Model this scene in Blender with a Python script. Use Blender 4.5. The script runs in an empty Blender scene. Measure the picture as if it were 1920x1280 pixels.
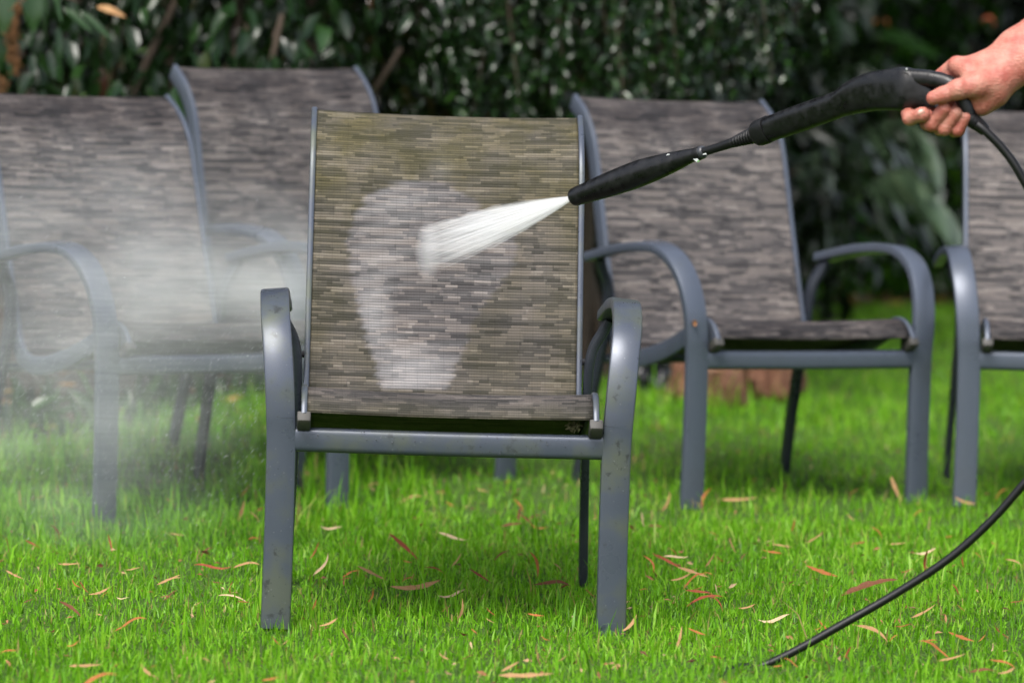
import bpy, math, random
import numpy as np
from mathutils import Vector, Matrix

R = math.radians
rng = np.random.default_rng(7)
random.seed(7)
scene = bpy.context.scene
COL = scene.collection

# ------------------------------------------------------------------ camera
CAM_H, PITCH, ROLL, FPX = 1.0673, 0.0777, 0.0182, 7292.5
fwd = np.array([0, math.cos(PITCH), -math.sin(PITCH)])
up0 = np.array([0, math.sin(PITCH), math.cos(PITCH)])
rt0 = np.array([1.0, 0, 0])
RT = rt0 * math.cos(ROLL) + up0 * math.sin(ROLL)
UP = up0 * math.cos(ROLL) - rt0 * math.sin(ROLL)
CAM = np.array([0, 0, CAM_H])
cd = bpy.data.cameras.new('camera')
cd.sensor_width = 36.0
cd.lens = FPX / 1920 * 36
cd.clip_start = 0.1
cd.clip_end = 500
cd.dof.use_dof = True
cd.dof.focus_distance = 7.2
cd.dof.aperture_fstop = 3.3
cam = bpy.data.objects.new('camera', cd)
COL.objects.link(cam)
mw = Matrix.Identity(4)
for i in range(3):
    mw[i][0] = RT[i]; mw[i][1] = UP[i]; mw[i][2] = -fwd[i]; mw[i][3] = CAM[i]
cam.matrix_world = mw
scene.camera = cam

# ------------------------------------------------------------------ light
SUN_EL, SUN_AZ = R(56), R(200)      # azimuth clockwise from +Y
world = bpy.data.worlds.new('World'); scene.world = world
world.use_nodes = True
wn = world.node_tree.nodes; wl = world.node_tree.links
wn.clear()
sky = wn.new('ShaderNodeTexSky'); sky.sky_type = 'NISHITA'; sky.sun_disc = False
sky.sun_elevation = SUN_EL; sky.sun_rotation = SUN_AZ
sky.air_density = 1.0; sky.dust_density = 4.0; sky.ozone_density = 1.0
hs = wn.new('ShaderNodeHueSaturation'); hs.inputs['Saturation'].default_value = 0.55
bg = wn.new('ShaderNodeBackground'); bg.inputs['Strength'].default_value = 0.13
wo = wn.new('ShaderNodeOutputWorld')
wl.new(sky.outputs[0], hs.inputs['Color']); wl.new(hs.outputs[0], bg.inputs['Color']); wl.new(bg.outputs[0], wo.inputs['Surface'])
sd = bpy.data.lights.new('sun', 'SUN'); sd.energy = 1.3; sd.angle = R(28); sd.color = (1, 0.97, 0.93)
sun = bpy.data.objects.new('sun', sd); COL.objects.link(sun)
sdir = Vector((math.sin(SUN_AZ) * math.cos(SUN_EL), math.cos(SUN_AZ) * math.cos(SUN_EL), math.sin(SUN_EL)))
sun.rotation_euler = (-sdir).to_track_quat('-Z', 'Y').to_euler()
sun.location = (0, -3, 12)

vs = scene.view_settings
vs.view_transform = 'Standard'; vs.look = 'None'; vs.gamma = 1.0; vs.use_curve_mapping = False
vs.exposure = 1.3
cy = scene.cycles
cy.use_denoising = True
cy.max_bounces = 8; cy.diffuse_bounces = 3; cy.glossy_bounces = 3; cy.transmission_bounces = 4
cy.transparent_max_bounces = 12; cy.volume_bounces = 6
cy.volume_step_rate = 1.0; cy.volume_max_steps = 256
cy.caustics_reflective = False; cy.caustics_refractive = False
cy.sample_clamp_indirect = 6.0

# ------------------------------------------------------------------ helpers
def ray(u, v):
    return fwd + (u - 960) / FPX * RT + (640 - v) / FPX * UP
def px(u, v, Y):
    d = ray(u, v); return CAM + d * (Y / d[1])
def ground_px(u, v, z=0.0):
    d = ray(u, v); return CAM + d * ((z - CAM_H) / d[2])
def project(P):
    P = np.asarray(P) - CAM
    d = P @ fwd
    return 960 + FPX * (P @ RT) / d, 640 - FPX * (P @ UP) / d
def smooth(a, b, x):
    t = np.clip((x - a) / (b - a), 0, 1); return t * t * (3 - 2 * t)
def gz(x, y):
    t = (x + 0.26) * -0.569 + (y - 9.204) * 0.822
    return 0.041 * smooth(0.1, 0.55, t) * smooth(0.9, 0.2, x)
def bed_edge(x):
    return np.interp(x, [-4, -1.6, -1.1, -0.75, -0.2, 0.3, 0.8, 1.5, 4], [8.9, 9.3, 9.8, 11.0, 12.3, 13.6, 15.0, 16.0, 16.5])

def link(o, parent=None):
    COL.objects.link(o)
    if parent is not None: o.parent = parent
    return o
def mesh_from(name, verts, faces, mats=(), sharp=None, uvs=None, attrs=None, smooth_shade=True):
    me = bpy.data.meshes.new(name)
    me.from_pydata([tuple(map(float, v)) for v in verts], [], [tuple(map(int, f)) for f in faces])
    finish(me, mats, sharp, uvs, attrs, smooth_shade)
    return me
def finish(me, mats, sharp, uvs, attrs, smooth_shade):
    for m in (mats if isinstance(mats, (list, tuple)) else [mats]):
        me.materials.append(m)
    if smooth_shade:
        me.polygons.foreach_set('use_smooth', np.ones(len(me.polygons), bool))
    if uvs is not None:
        ul = me.uv_layers.new(name='UVMap')
        li = np.empty(len(me.loops), np.int32); me.loops.foreach_get('vertex_index', li)
        ul.data.foreach_set('uv', np.asarray(uvs, np.float32)[li].ravel())
    for k, a in (attrs or {}).items():
        at = me.attributes.new(k, 'FLOAT', 'POINT')
        at.data.foreach_set('value', np.asarray(a, np.float32))
    me.update()
    if sharp is not None: me.set_sharp_from_angle(angle=R(sharp))
def fast_mesh(name, V, F, mats=(), attrs=None, smooth_shade=False):
    """V (n,3) float; F list of (k, m) index arrays with equal polygon size"""
    me = bpy.data.meshes.new(name)
    me.vertices.add(len(V)); me.vertices.foreach_set('co', np.asarray(V, np.float32).ravel())
    nl = sum(f.size for f in F); npoly = sum(len(f) for f in F)
    me.loops.add(nl); me.polygons.add(npoly)
    me.loops.foreach_set('vertex_index', np.concatenate([f.ravel() for f in F]).astype(np.int32))
    tot = np.concatenate([np.full(len(f), f.shape[1]) for f in F]).astype(np.int32)
    st = np.concatenate([[0], np.cumsum(tot)[:-1]]).astype(np.int32)
    me.polygons.foreach_set('loop_start', st); me.polygons.foreach_set('loop_total', tot)
    me.update(calc_edges=True); me.validate()
    finish(me, mats, None, None, attrs, smooth_shade)
    return me
def obj(name, me, parent=None, **props):
    o = bpy.data.objects.new(name, me); link(o, parent)
    for k, v in props.items(): o[k] = v
    return o
def empty(name, loc=(0, 0, 0), rot=(0, 0, 0), **props):
    o = bpy.data.objects.new(name, None); COL.objects.link(o)
    o.location = loc; o.rotation_euler = rot; o.empty_display_size = 0.05
    for k, v in props.items(): o[k] = v
    return o
def catmull(P, n):
    P = np.asarray(P, float); out = []
    Q = np.vstack([2 * P[0] - P[1], P, 2 * P[-1] - P[-2]])
    for i in range(1, len(Q) - 2):
        p0, p1, p2, p3 = Q[i - 1:i + 3]
        for k in range(n):
            t = k / n
            out.append(0.5 * (2 * p1 + (p2 - p0) * t + (2 * p0 - 5 * p1 + 4 * p2 - p3) * t * t + (3 * p1 - p0 - 3 * p2 + p3) * t ** 3))
    out.append(P[-1]); return np.array(out)
def rrect(w, h, r, n=3):
    pts = []
    for cx, cy_, a0 in ((1, 1, 0), (-1, 1, 90), (-1, -1, 180), (1, -1, 270)):
        for k in range(n):
            a = R(a0 + 90 * k / (n - 1))
            pts.append((cx * (w / 2 - r) + r * math.cos(a), cy_ * (h / 2 - r) + r * math.sin(a)))
    return np.array(pts)
def circ(r, n=12):
    return np.array([(r * math.cos(2 * math.pi * k / n), r * math.sin(2 * math.pi * k / n)) for k in range(n)])
def sweep(path, prof, side, caps=True, scales=None):
    """prof (k,2) or list of profiles; a along side, b along tangent x side"""
    P = np.asarray(path, float); n = len(P); V = []; F = []
    T = np.gradient(P, axis=0); T /= np.linalg.norm(T, axis=1)[:, None]
    side = np.asarray(side, float)
    k = None
    for i in range(n):
        s = (side if side.ndim == 1 else side[i]); s = s - T[i] * (s @ T[i]); s = s / np.linalg.norm(s)
        b = np.cross(T[i], s)
        pr = prof[i] if isinstance(prof, list) else prof
        sc = 1 if scales is None else scales[i]
        k = len(pr)
        for q in pr: V.append(P[i] + (s * q[0] + b * q[1]) * sc)
    for i in range(n - 1):
        for j in range(k):
            a, c = i * k + j, i * k + (j + 1) % k
            F.append((a, c, c + k, a + k))
    if caps:
        F.append(tuple(range(k))[::-1]); F.append(tuple(range((n - 1) * k, n * k)))
    return V, F
def merge(parts):
    V = []; F = []
    for v, f in parts:
        o = len(V); V += list(v); F += [tuple(i + o for i in q) for q in f]
    return V, F
def rotmat(yaw, roll, tilt):
    return Matrix.Rotation(yaw, 4, 'Z') @ Matrix.Rotation(roll, 4, 'Y') @ Matrix.Rotation(tilt, 4, 'X')

# ------------------------------------------------------------------ material helpers
class NT:
    def __init__(s, name):
        s.m = bpy.data.materials.new(name); s.m.use_nodes = True
        s.t = s.m.node_tree; s.t.nodes.clear()
        s.out = s.t.nodes.new('ShaderNodeOutputMaterial')
    def n(s, typ, ins=None, **pr):
        x = s.t.nodes.new('ShaderNode' + typ)
        for k, v in pr.items(): setattr(x, k, v)
        for k, v in (ins or {}).items():
            sock = x.inputs[k]
            if hasattr(v, 'is_linked') or isinstance(v, bpy.types.NodeSocket): s.t.links.new(v, sock)
            else: sock.default_value = v
        return x
    def math(s, op, a, b=0.0, c=None, clamp=False):
        ins = {0: a, 1: b}
        if c is not None: ins[2] = c
        return s.n('Math', ins, operation=op, use_clamp=clamp).outputs[0]
    def mix(s, f, a, b, blend='MIX'):
        x = s.n('Mix', {0: f, 6: a, 7: b}, data_type='RGBA', blend_type=blend, clamp_factor=True); return x.outputs[2]
    def ramp(s, f, stops, interp='LINEAR'):
        x = s.n('ValToRGB', {0: f}); cr = x.color_ramp; cr.interpolation = interp
        while len(cr.elements) < len(stops): cr.elements.new(0.5)
        for e, (p, c) in zip(cr.elements, stops):
            e.position = p; e.color = tuple(c) + (1,) if len(c) == 3 else c
        return x.outputs[0]
    def noise(s, vec, scale, detail=3, rough=0.55, **kw):
        ins = {'Scale': scale, 'Detail': detail, 'Roughness': rough}
        if vec is not None: ins['Vector'] = vec
        return s.n('TexNoise', ins, **kw).outputs[0]
    def surf(s, sh): s.t.links.new(sh, s.out.inputs['Surface']); return s.m
    def vol(s, sh): s.t.links.new(sh, s.out.inputs['Volume']); return s.m
    def pbsdf(s, base, rough=0.5, spec=0.5, **kw):
        ins = {'Base Color': base, 'Roughness': rough, 'Specular IOR Level': spec}; ins.update(kw)
        return s.n('BsdfPrincipled', ins).outputs[0]
def c4(r, g, b): return (r, g, b, 1)

def mat_metal(name, dirty, dark=1.0):
    k = NT(name); co = k.n('TexCoord').outputs['Object']
    n1 = k.noise(co, 9, 5, 0.6); n2 = k.noise(co, 55, 4, 0.65); n3 = k.noise(co, 420, 2)
    base = k.mix(k.math('MULTIPLY', n3, 0.35), c4(.050 * dark, .060 * dark, .082 * dark), c4(.072 * dark, .086 * dark, .113 * dark))
    if dirty:
        g = k.math('MULTIPLY', k.ramp(n1, [(0.47, (0, 0, 0)), (0.66, (1, 1, 1))]), 0.6)
        base = k.mix(g, base, c4(.075, .086, .045))
        st = k.math('MULTIPLY', k.ramp(n2, [(0.60, (0, 0, 0)), (0.67, (1, 1, 1))]), k.ramp(n1, [(0.5, (0, 0, 0)), (0.58, (1, 1, 1))]))
        base = k.mix(k.math('MULTIPLY', st, 0.75), base, c4(.020, .021, .023))
    else:
        g = k.math('MULTIPLY', k.ramp(n1, [(0.5, (0, 0, 0)), (0.7, (1, 1, 1))]), 0.3)
        base = k.mix(g, base, c4(.046, .053, .056))
    sp_ = k.n('TexVoronoi', {'Vector': co, 'Scale': 95.0, 'Randomness': 1.0}).outputs['Distance']
    spm = k.math('MULTIPLY', k.ramp(sp_, [(.06, (1, 1, 1)), (.13, (0, 0, 0))]), k.ramp(n2, [(.48, (0, 0, 0)), (.56, (1, 1, 1))]))
    base = k.mix(k.math('MULTIPLY', spm, .5), base, c4(.20, .21, .22) if dirty else c4(.14, .15, .16))
    chp = k.ramp(k.noise(co, 140, 3, .6), [(.69, (0, 0, 0)), (.72, (1, 1, 1))])
    base = k.mix(k.math('MULTIPLY', chp, .7), base, c4(.022, .022, .024))
    rg = k.ramp(n1, [(0.35, (.26, .26, .26)), (0.7, (.48, .48, .48))])
    bp = k.n('Bump', {'Height': n3, 'Strength': 0.05, 'Distance': 0.002}).outputs[0]
    return k.surf(k.pbsdf(base, rg, 0.5, Normal=bp, Metallic=.25))

def mat_sling():
    k = NT('woven_sling')
    uv = k.n('UVMap').outputs[0]; sp = k.n('SeparateXYZ', {0: uv})
    u, v = sp.outputs[0], sp.outputs[1]
    wob = k.math('MULTIPLY', k.math('SUBTRACT', k.noise(uv, 7, 2), 0.5), 0.003)
    vr = k.math('MULTIPLY', k.math('ADD', v, wob), 182.0)
    row = k.math('FLOOR', vr); rf = k.math('FRACT', vr)
    row2 = k.math('FLOOR', k.math('MULTIPLY', vr, 0.5))
    def dash(rw, su, seed):
        # woven dashes: cells of uneven length along each weft row
        hsh = k.n('TexWhiteNoise', {'Vector': k.n('CombineXYZ', {0: rw, 1: seed, 2: 0.0}).outputs[0]}, noise_dimensions='3D').outputs[0]
        uu = k.math('ADD', k.math('MULTIPLY', u, su), k.math('MULTIPLY', hsh, 37.0))
        wv = k.math('MULTIPLY', k.math('SINE', k.math('ADD', k.math('MULTIPLY', uu, 2.3), k.math('MULTIPLY', hsh, 91.0))), .42)
        cell = k.math('FLOOR', k.math('ADD', uu, wv))
        return k.n('TexWhiteNoise', {'Vector': k.n('CombineXYZ', {0: rw, 1: cell, 2: seed}).outputs[0]}, noise_dimensions='3D').outputs[0]
    cl = k.noise(k.n('CombineXYZ', {0: k.math('MULTIPLY', u, 4.0), 1: k.math('MULTIPLY', v, 9.0), 2: 3.1}).outputs[0], 1.0, 2.0)
    f = k.math('ADD', k.math('ADD', k.math('MULTIPLY', dash(row, 24.0, 1.5), 0.58), k.math('MULTIPLY', dash(row2, 17.0, 7.5), 0.42)), k.math('MULTIPLY', k.math('SUBTRACT', cl, 0.5), 0.35))
    col = k.ramp(f, [(0.0, (.042, .040, .041)), (0.25, (.068, .063, .064)), (0.40, (.098, .089, .088)), (0.52, (.126, .112, .107)), (0.66, (.158, .138, .128)), (0.82, (.205, .182, .170))], 'CONSTANT')
    wet = k.n('Attribute', attribute_name='wet').outputs['Fac']  # shade painted into the fabric colour on seats and flared back tops
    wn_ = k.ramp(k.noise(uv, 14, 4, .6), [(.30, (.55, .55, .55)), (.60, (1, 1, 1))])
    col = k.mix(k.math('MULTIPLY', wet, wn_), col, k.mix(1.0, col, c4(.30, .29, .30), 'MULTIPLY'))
    # algae tint, cleaned streaks
    alg = k.n('Attribute', attribute_name='algae').outputs['Fac']
    cln = k.n('Attribute', attribute_name='clean').outputs['Fac']
    an = k.noise(uv, 9, 4, 0.6)
    a2 = k.math('MULTIPLY', alg, k.ramp(an, [(0.25, (.35, .35, .35)), (0.62, (1, 1, 1))]))
    olive = k.mix(0.45, k.mix(1.0, col, c4(.60, .56, .30), 'MULTIPLY'), c4(.056, .053, .016))
    col = k.mix(k.math('MULTIPLY', a2, 0.95), col, olive)
    col = k.mix(k.math('MULTIPLY', cln, 0.55), col, c4(.37, .365, .368))
    # yarns: thin dark gaps between weft rows and fine warp lines
    gap = k.ramp(rf, [(0.0, (.34, .34, .34)), (0.10, (.45, .45, .45)), (0.20, (1, 1, 1)), (0.86, (1, 1, 1)), (1.0, (.45, .45, .45))])
    warp = k.math('FRACT', k.math('MULTIPLY', u, 330.0))
    wp = k.ramp(warp, [(0.0, (.70, .70, .70)), (0.25, (1, 1, 1)), (0.8, (1, 1, 1)), (1.0, (.70, .70, .70))])
    thick = k.ramp(k.math('FRACT', k.math('MULTIPLY', u, 41.0)), [(0.0, (.72, .72, .72)), (0.06, (1, 1, 1)), (1.0, (1, 1, 1))])
    col = k.mix(1.0, k.mix(1.0, k.mix(1.0, col, gap, 'MULTIPLY'), wp, 'MULTIPLY'), thick, 'MULTIPLY')
    h = k.math('ADD', k.math('SINE', k.math('MULTIPLY', rf, math.pi)), k.math('MULTIPLY', wp, 0.3))
    bp = k.n('Bump', {'Height': h, 'Strength': 0.35, 'Distance': 0.0015}).outputs[0]
    return k.surf(k.pbsdf(col, 0.62, 0.14, Normal=bp))

def mat_simple(name, base, rough, spec=0.5, bump=0.0, bscale=200, var=0.0, **kw):
    k = NT(name); co = k.n('TexCoord').outputs['Object']
    nz = k.noise(co, bscale, 4)
    b = k.mix(k.math('MULTIPLY', nz, var), c4(*base), c4(*[x * 2.2 for x in base])) if var else c4(*base)
    ins = dict(kw)
    if bump: ins['Normal'] = k.n('Bump', {'Height': nz, 'Strength': bump, 'Distance': 0.003}).outputs[0]
    return k.surf(k.pbsdf(b, rough, spec, **ins))

def mat_blade(name, stops, rough=0.45, trans=0.35, spec=0.4, tcol=1.3):
    k = NT(name)
    t = k.n('Attribute', attribute_name='tint').outputs['Fac']
    col = k.ramp(t, stops)
    s1 = k.pbsdf(col, rough, spec)
    tc = k.mix(1.0, col, c4(tcol, tcol * 1.02, tcol * 0.55), 'MULTIPLY')
    s2 = k.n('BsdfTranslucent', {'Color': tc}).outputs[0]
    return k.surf(k.n('MixShader', {0: trans, 1: s1, 2: s2}).outputs[0])

M = {}
M['metal_a'] = mat_metal('grey_paint_stained', True)
M['metal'] = mat_metal('grey_paint', False, 1.25)
M['metal_rear'] = mat_metal('grey_paint_rear', False, .45)  # the frame grey at a darker tone, rear legs only
M['sling'] = mat_sling()
M['cap'] = mat_simple('worn_end_cap', (.028, .026, .023), 0.6, var=0.8, bscale=60)
M['bolt'] = mat_simple('dark_bolt', (.02, .02, .022), 0.4)
def mat_black():
    k = NT('wet_black_plastic'); co = k.n('TexCoord').outputs['Object']
    n1 = k.noise(co, 60, 4, .65); n2 = k.noise(co, 260, 3, .6)
    rg = k.ramp(n1, [(.38, (.27, .27, .27)), (.62, (.42, .42, .42))])
    base = k.mix(k.ramp(n1, [(.45, (0, 0, 0)), (.68, (1, 1, 1))]), c4(.004, .004, .0045), c4(.012, .012, .013))
    bp = k.n('Bump', {'Height': n2, 'Strength': .12, 'Distance': .0015}).outputs[0]
    return k.surf(k.pbsdf(base, rg, .32, Normal=bp))
M['black'] = mat_black()
M['black_dull'] = mat_simple('black_rubber', (.0045, .0045, .005), 0.5, 0.3, bump=0.1, bscale=300)
M['hose'] = mat_simple('hose_rubber', (.0045, .0045, .005), 0.4, 0.35, bump=0.08, bscale=120)
M['mark'] = mat_simple('white_print', (.5, .52, .52), 0.5)
M['greenmark'] = mat_simple('green_print', (.12, .32, .08), 0.5)
M['seam'] = mat_simple('seam_line', (.004, .004, .004), 0.8)
M['trigger'] = mat_simple('trigger_plastic', (.028, .03, .036), 0.4)
M['grass'] = mat_blade('grass_blades', [(0.0, (.030, .095, .006)), (0.45, (.128, .345, .010)), (0.8, (.225, .46, .026)), (0.93, (.31, .49, .07)), (1.0, (.30, .24, .09))], 0.36, 0.42, 0.22, 1.2)

def mat_ground():
    k = NT('lawn_soil'); co = k.n('TexCoord').outputs['Object']
    n1 = k.noise(co, 1.4, 4); n2 = k.noise(co, 40, 5, 0.7)
    col = k.mix(n2, c4(.03, .065, .012), c4(.075, .14, .02))
    col = k.mix(k.ramp(n1, [(0.55, (0, 0, 0)), (0.75, (.6, .6, .6))]), col, c4(.06, .045, .025))
    bp = k.n('Bump', {'Height': n2, 'Strength': 0.8, 'Distance': 0.02}).outputs[0]
    return k.surf(k.pbsdf(col, 0.9, 0.2, Normal=bp))
def mat_bed():
    k = NT('bed_soil'); co = k.n('TexCoord').outputs['Object']
    n2 = k.noise(co, 25, 6, 0.7)
    col = k.ramp(n2, [(0.3, (.012, .009, .006)), (0.55, (.035, .025, .015)), (0.75, (.09, .06, .035))])
    bp = k.n('Bump', {'Height': n2, 'Strength': 1.0, 'Distance': 0.03}).outputs[0]
    return k.surf(k.pbsdf(col, 0.85, 0.3, Normal=bp))
M['ground'] = mat_ground(); M['bed'] = mat_bed()

# ------------------------------------------------------------------ ground
xs = np.unique(np.concatenate([np.linspace(-120, -4, 12), np.linspace(-4, 4, 65), np.linspace(4, 120, 12)]))
ys = np.unique(np.concatenate([np.linspace(-40, 5, 8), np.linspace(5, 18, 105), np.linspace(18, 200, 12)]))
X, Y = np.meshgrid(xs, ys)
Z = gz(X, Y) + 0.004 * np.sin(X * 3.1 + 1) * np.sin(Y * 2.3)
nx, ny = len(xs), len(ys)
idx = np.arange(nx * ny).reshape(ny, nx)
F = np.stack([idx[:-1, :-1], idx[:-1, 1:], idx[1:, 1:], idx[1:, :-1]], -1).reshape(-1, 4)
me = fast_mesh('ground', np.stack([X, Y, Z], -1).reshape(-1, 3), [F], M['ground'], smooth_shade=True)
obj('ground', me, kind='structure')

# planted bed of dark soil behind the lawn, a sheet just proud of the ground
bx = np.concatenate([np.linspace(-14, -3, 8), np.linspace(-2.8, 3.4, 42), np.linspace(4, 16, 8)])
bt = np.linspace(0, 1, 26)
V = []
for t in bt:
    for x in bx:
        y0 = bed_edge(x) + 0.12 * math.sin(x * 5.3) + 0.06 * math.sin(x * 13)
        y = y0 + (32 - y0) * t ** 1.7
        V.append((x, y, gz(x, y) + 0.006 + 0.05 * smooth(0, 1.2, y - y0) + (0.02 * math.sin(x * 4 + y * 3) + 0.02) * smooth(0, .6, y - y0)))
n = len(bx)
F = [(j * n + i, j * n + i + 1, (j + 1) * n + i + 1, (j + 1) * n + i) for j in range(len(bt) - 1) for i in range(n - 1)]
obj('garden_bed', mesh_from('garden_bed', V, F, M['bed']), kind='structure')

# ------------------------------------------------------------------ grass
def blades(n, xr, yr, lmin, lmax, wmin, wmax, lean=0.55, wide=.5, inner=-99):
    x = rng.uniform(xr[0], xr[1], n); y = rng.uniform(yr[0], yr[1], n)
    keep = (np.abs(x) < 0.135 * y + wide) & (np.abs(x) > 0.135 * y + inner) & (y < bed_edge(x) + rng.normal(0, 0.06, n))
    # patchiness
    pn = .6 * np.sin(x * 7.1 + 2 * np.sin(y * 3.3)) * np.sin(y * 5.7 + np.sin(x * 4.1)) + .5 * np.sin(x * 19 + 3 * np.sin(y * 8)) * np.sin(y * 15 + 2 * np.sin(x * 11))
    keep &= rng.random(n) < 0.80 + 0.2 * pn
    x, y, pn = x[keep], y[keep], pn[keep]; n = len(x)
    L = rng.uniform(lmin, lmax, n) * (1 + 0.22 * pn) * rng.choice([0.7, 1, 1, 1.25], n); W = rng.uniform(wmin, wmax, n)
    az = rng.uniform(0, 2 * np.pi, n); ln = np.abs(rng.normal(0, lean, n)).clip(0.05, 1.35)
    d = np.stack([np.cos(az), np.sin(az)], 1)
    tw = az + np.pi / 2 + rng.normal(0, 0.5, n); s = np.stack([np.cos(tw), np.sin(tw), np.zeros(n)], 1)
    b = np.stack([x, y, gz(x, y) - 0.003], 1)
    a1 = ln * 0.75; a2 = np.minimum(ln * 1.6, 2.0)
    m = b + np.stack([d[:, 0] * np.sin(a1), d[:, 1] * np.sin(a1), np.cos(a1)], 1) * (L * 0.55)[:, None]
    t = m + np.stack([d[:, 0] * np.sin(a2), d[:, 1] * np.sin(a2), np.cos(a2)], 1) * (L * 0.5)[:, None]
    t[:, 2] = np.maximum(t[:, 2], b[:, 2] + 0.004)
    w = s * (W / 2)[:, None]
    V = np.stack([b - w, b + w, m - w * 0.85, m + w * 0.85, t], 1).reshape(-1, 3)
    o = np.arange(n) * 5
    Q = np.stack([o, o + 1, o + 3, o + 2], 1); T = np.stack([o + 2, o + 3, o + 4], 1)
    tint = (rng.normal(0.5, 0.21, n) + 0.16 * pn).clip(0, 0.95)
    tint[rng.random(n) < 0.035] = 1.0
    return V, Q, T, np.repeat(tint, 5)
sets = [blades(190000, (-1.9, 1.9), (5.5, 8.6), .015, .034, .0013, .0042, .9),
        blades(150000, (-2.7, 2.7), (8.6, 16.5), .020, .045, .002, .0045, .75),
        blades(1100, (-1.9, 1.9), (5.9, 9.4), .05, .10, .003, .0055, 0.35),
        blades(110000, (-4.5, 4.5), (5.0, 16.5), .022, .05, .003, .006, .8, 2.6, .5),
        blades(160, (.25, .95), (10.8, 11.2), .06, .12, .004, .007, 0.5),
        blades(9000, (-2.2, -0.2), (8.0, 10.9), .04, .085, .003, .005, 0.6)]
Vs, Qs, Ts, As = [], [], [], []; o = 0
for V, Q, T, A in sets:
    Vs.append(V); Qs.append(Q + o); Ts.append(T + o); As.append(A); o += len(V)
me = fast_mesh('lawn_grass', np.concatenate(Vs), [np.concatenate(Qs), np.concatenate(Ts)], M['grass'], {'tint': np.concatenate(As)})
obj('lawn_grass', me, kind='stuff', label='short bright green grass covering the lawn', category='grass')

# ------------------------------------------------------------------ chairs
def chair_meshes(metal, tag_):
    """each part: list of (name, mesh)"""
    parts = []
    lp = [(0.3024, 0, 0), (0.301, 0, .10), (.3005, 0, .22), (.301, 0, .34), (.304, 0, .40), (.308, .006, .455), (.313, .026, .51),
          (.318, .060, .552), (.3205, .112, .580), (.322, .18, .590), (.322, .30, .583), (.321, .40, .568), (.319, .487, .552)]
    rl = [(.314, .462, .548), (.303, .468, .523), (.286, .474, .49), (.279, .478, .45), (.278, .49, .38), (.280, .515, .30), (.284, .55, .17), (.290, .59, 0)]
    rail = np.array([(-.014, .380), (.000, .400), (.020, .413), (.05, .415), (.10, .394), (.20, .354), (.30, .327), (.36, .317), (.41, .318), (.452, .334),
                     (.480, .372), (.495, .42), (.541, .565), (.578, .69), (.607, .787), (.630, .838), (.668, .882), (.722, .918)])
    rc = catmull(np.c_[np.zeros(len(rail)), rail], 5)
    pr_leg = rrect(.053, .022, .0045, 3); pr_rear = rrect(.017, .034, .0045, 3); pr_rail = rrect(.0115, .042, .0035, 3)
    for s in (-1, 1):
        p = catmull(np.array(lp) * (s, 1, 1), 5)
        cut = 5 * 3 + 3
        v, f = sweep(p[:cut + 1], pr_leg, (1, 0, 0)); parts.append(('front_leg', mesh_from('front_leg' + tag_, v, f, metal, 42)))
        # arm: wide face turned up a little outward
        side = np.array([(1, 0, -0.10 * s * smooth(cut, len(p) * .8, i)) for i in range(cut, len(p))])
        v, f = sweep(p[cut:], pr_leg, side); parts.append(('armrest', mesh_from('armrest' + tag_, v, f, metal, 42)))
        p = catmull(np.array(rl) * (s, 1, 1), 5)
        v, f = sweep(p, pr_rear, (1, 0, 0)); parts.append(('rear_leg', mesh_from('rear_leg' + tag_, v, f, M['metal_rear'], 42)))
        rp = rc.copy(); rp[:, 0] = s * .2615
        v, f = sweep(rp, pr_rail, (1, 0, 0)); parts.append(('side_rail', mesh_from('side_rail' + tag_, v, f, metal, 42)))
        # moulded cap on the front end of the rail
        e = rp[0]; t0 = rp[0] - rp[1]; t0 /= np.linalg.norm(t0)
        v, f = sweep([e - t0 * .003, e + t0 * .006, e + t0 * .014, e + t0 * .017], [rrect(.024, .040, .003), rrect(.025, .040, .003), rrect(.024, .038, .004), rrect(.020, .030, .004)], (1, 0, 0))
        parts.append(('end_cap', mesh_from('end_cap' + tag_, v, f, M['cap'], 42)))
        # bracket from rail down to the front bar
        v, f = sweep([(s * .2575, .006, .388), (s * .2575, .004, .352)], rrect(.012, .018, .003), (1, 0, 0))
        parts.append(('bracket', mesh_from('bracket' + tag_, v, f, M['bolt'], 42)))
        for by, bz in ((.496, .462), (.488, .395)):
            v, f = sweep([(s * .263, by, bz), (s * .268, by, bz), (s * .272, by, bz)], [circ(.010), circ(.007), circ(.006)], (0, 0, 1))
            parts.append(('bolt', mesh_from('bolt' + tag_, v, f, M['bolt'], 50)))
    bar = [(-.277, .001, .341), (-.27, .001, .341), (0, .001, .3395), (.27, .001, .341), (.277, .001, .341)]
    v, f = sweep(catmull(bar, 4), rrect(.022, .044, .0105, 5), (0, 1, 0)); parts.append(('front_bar', mesh_from('front_bar' + tag_, v, f, metal, 42)))
    bar = [(-.270, .512, .305), (0, .512, .305), (.270, .512, .305)]
    v, f = sweep(bar, circ(.011), (0, 1, 0)); parts.append(('rear_bar', mesh_from('rear_bar' + tag_, v, f, metal, 42)))
    return parts, rc
def sling_surface(rc):
    T = np.gradient(rc, axis=0); T /= np.linalg.norm(T, axis=1)[:, None]
    Nn = np.stack([np.zeros(len(rc)), -T[:, 2], T[:, 1]], 1)     # up / forward
    S = rc + Nn * .017
    d = np.r_[0, np.cumsum(np.linalg.norm(np.diff(S, axis=0), axis=1))]
    return S, Nn, d
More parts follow.
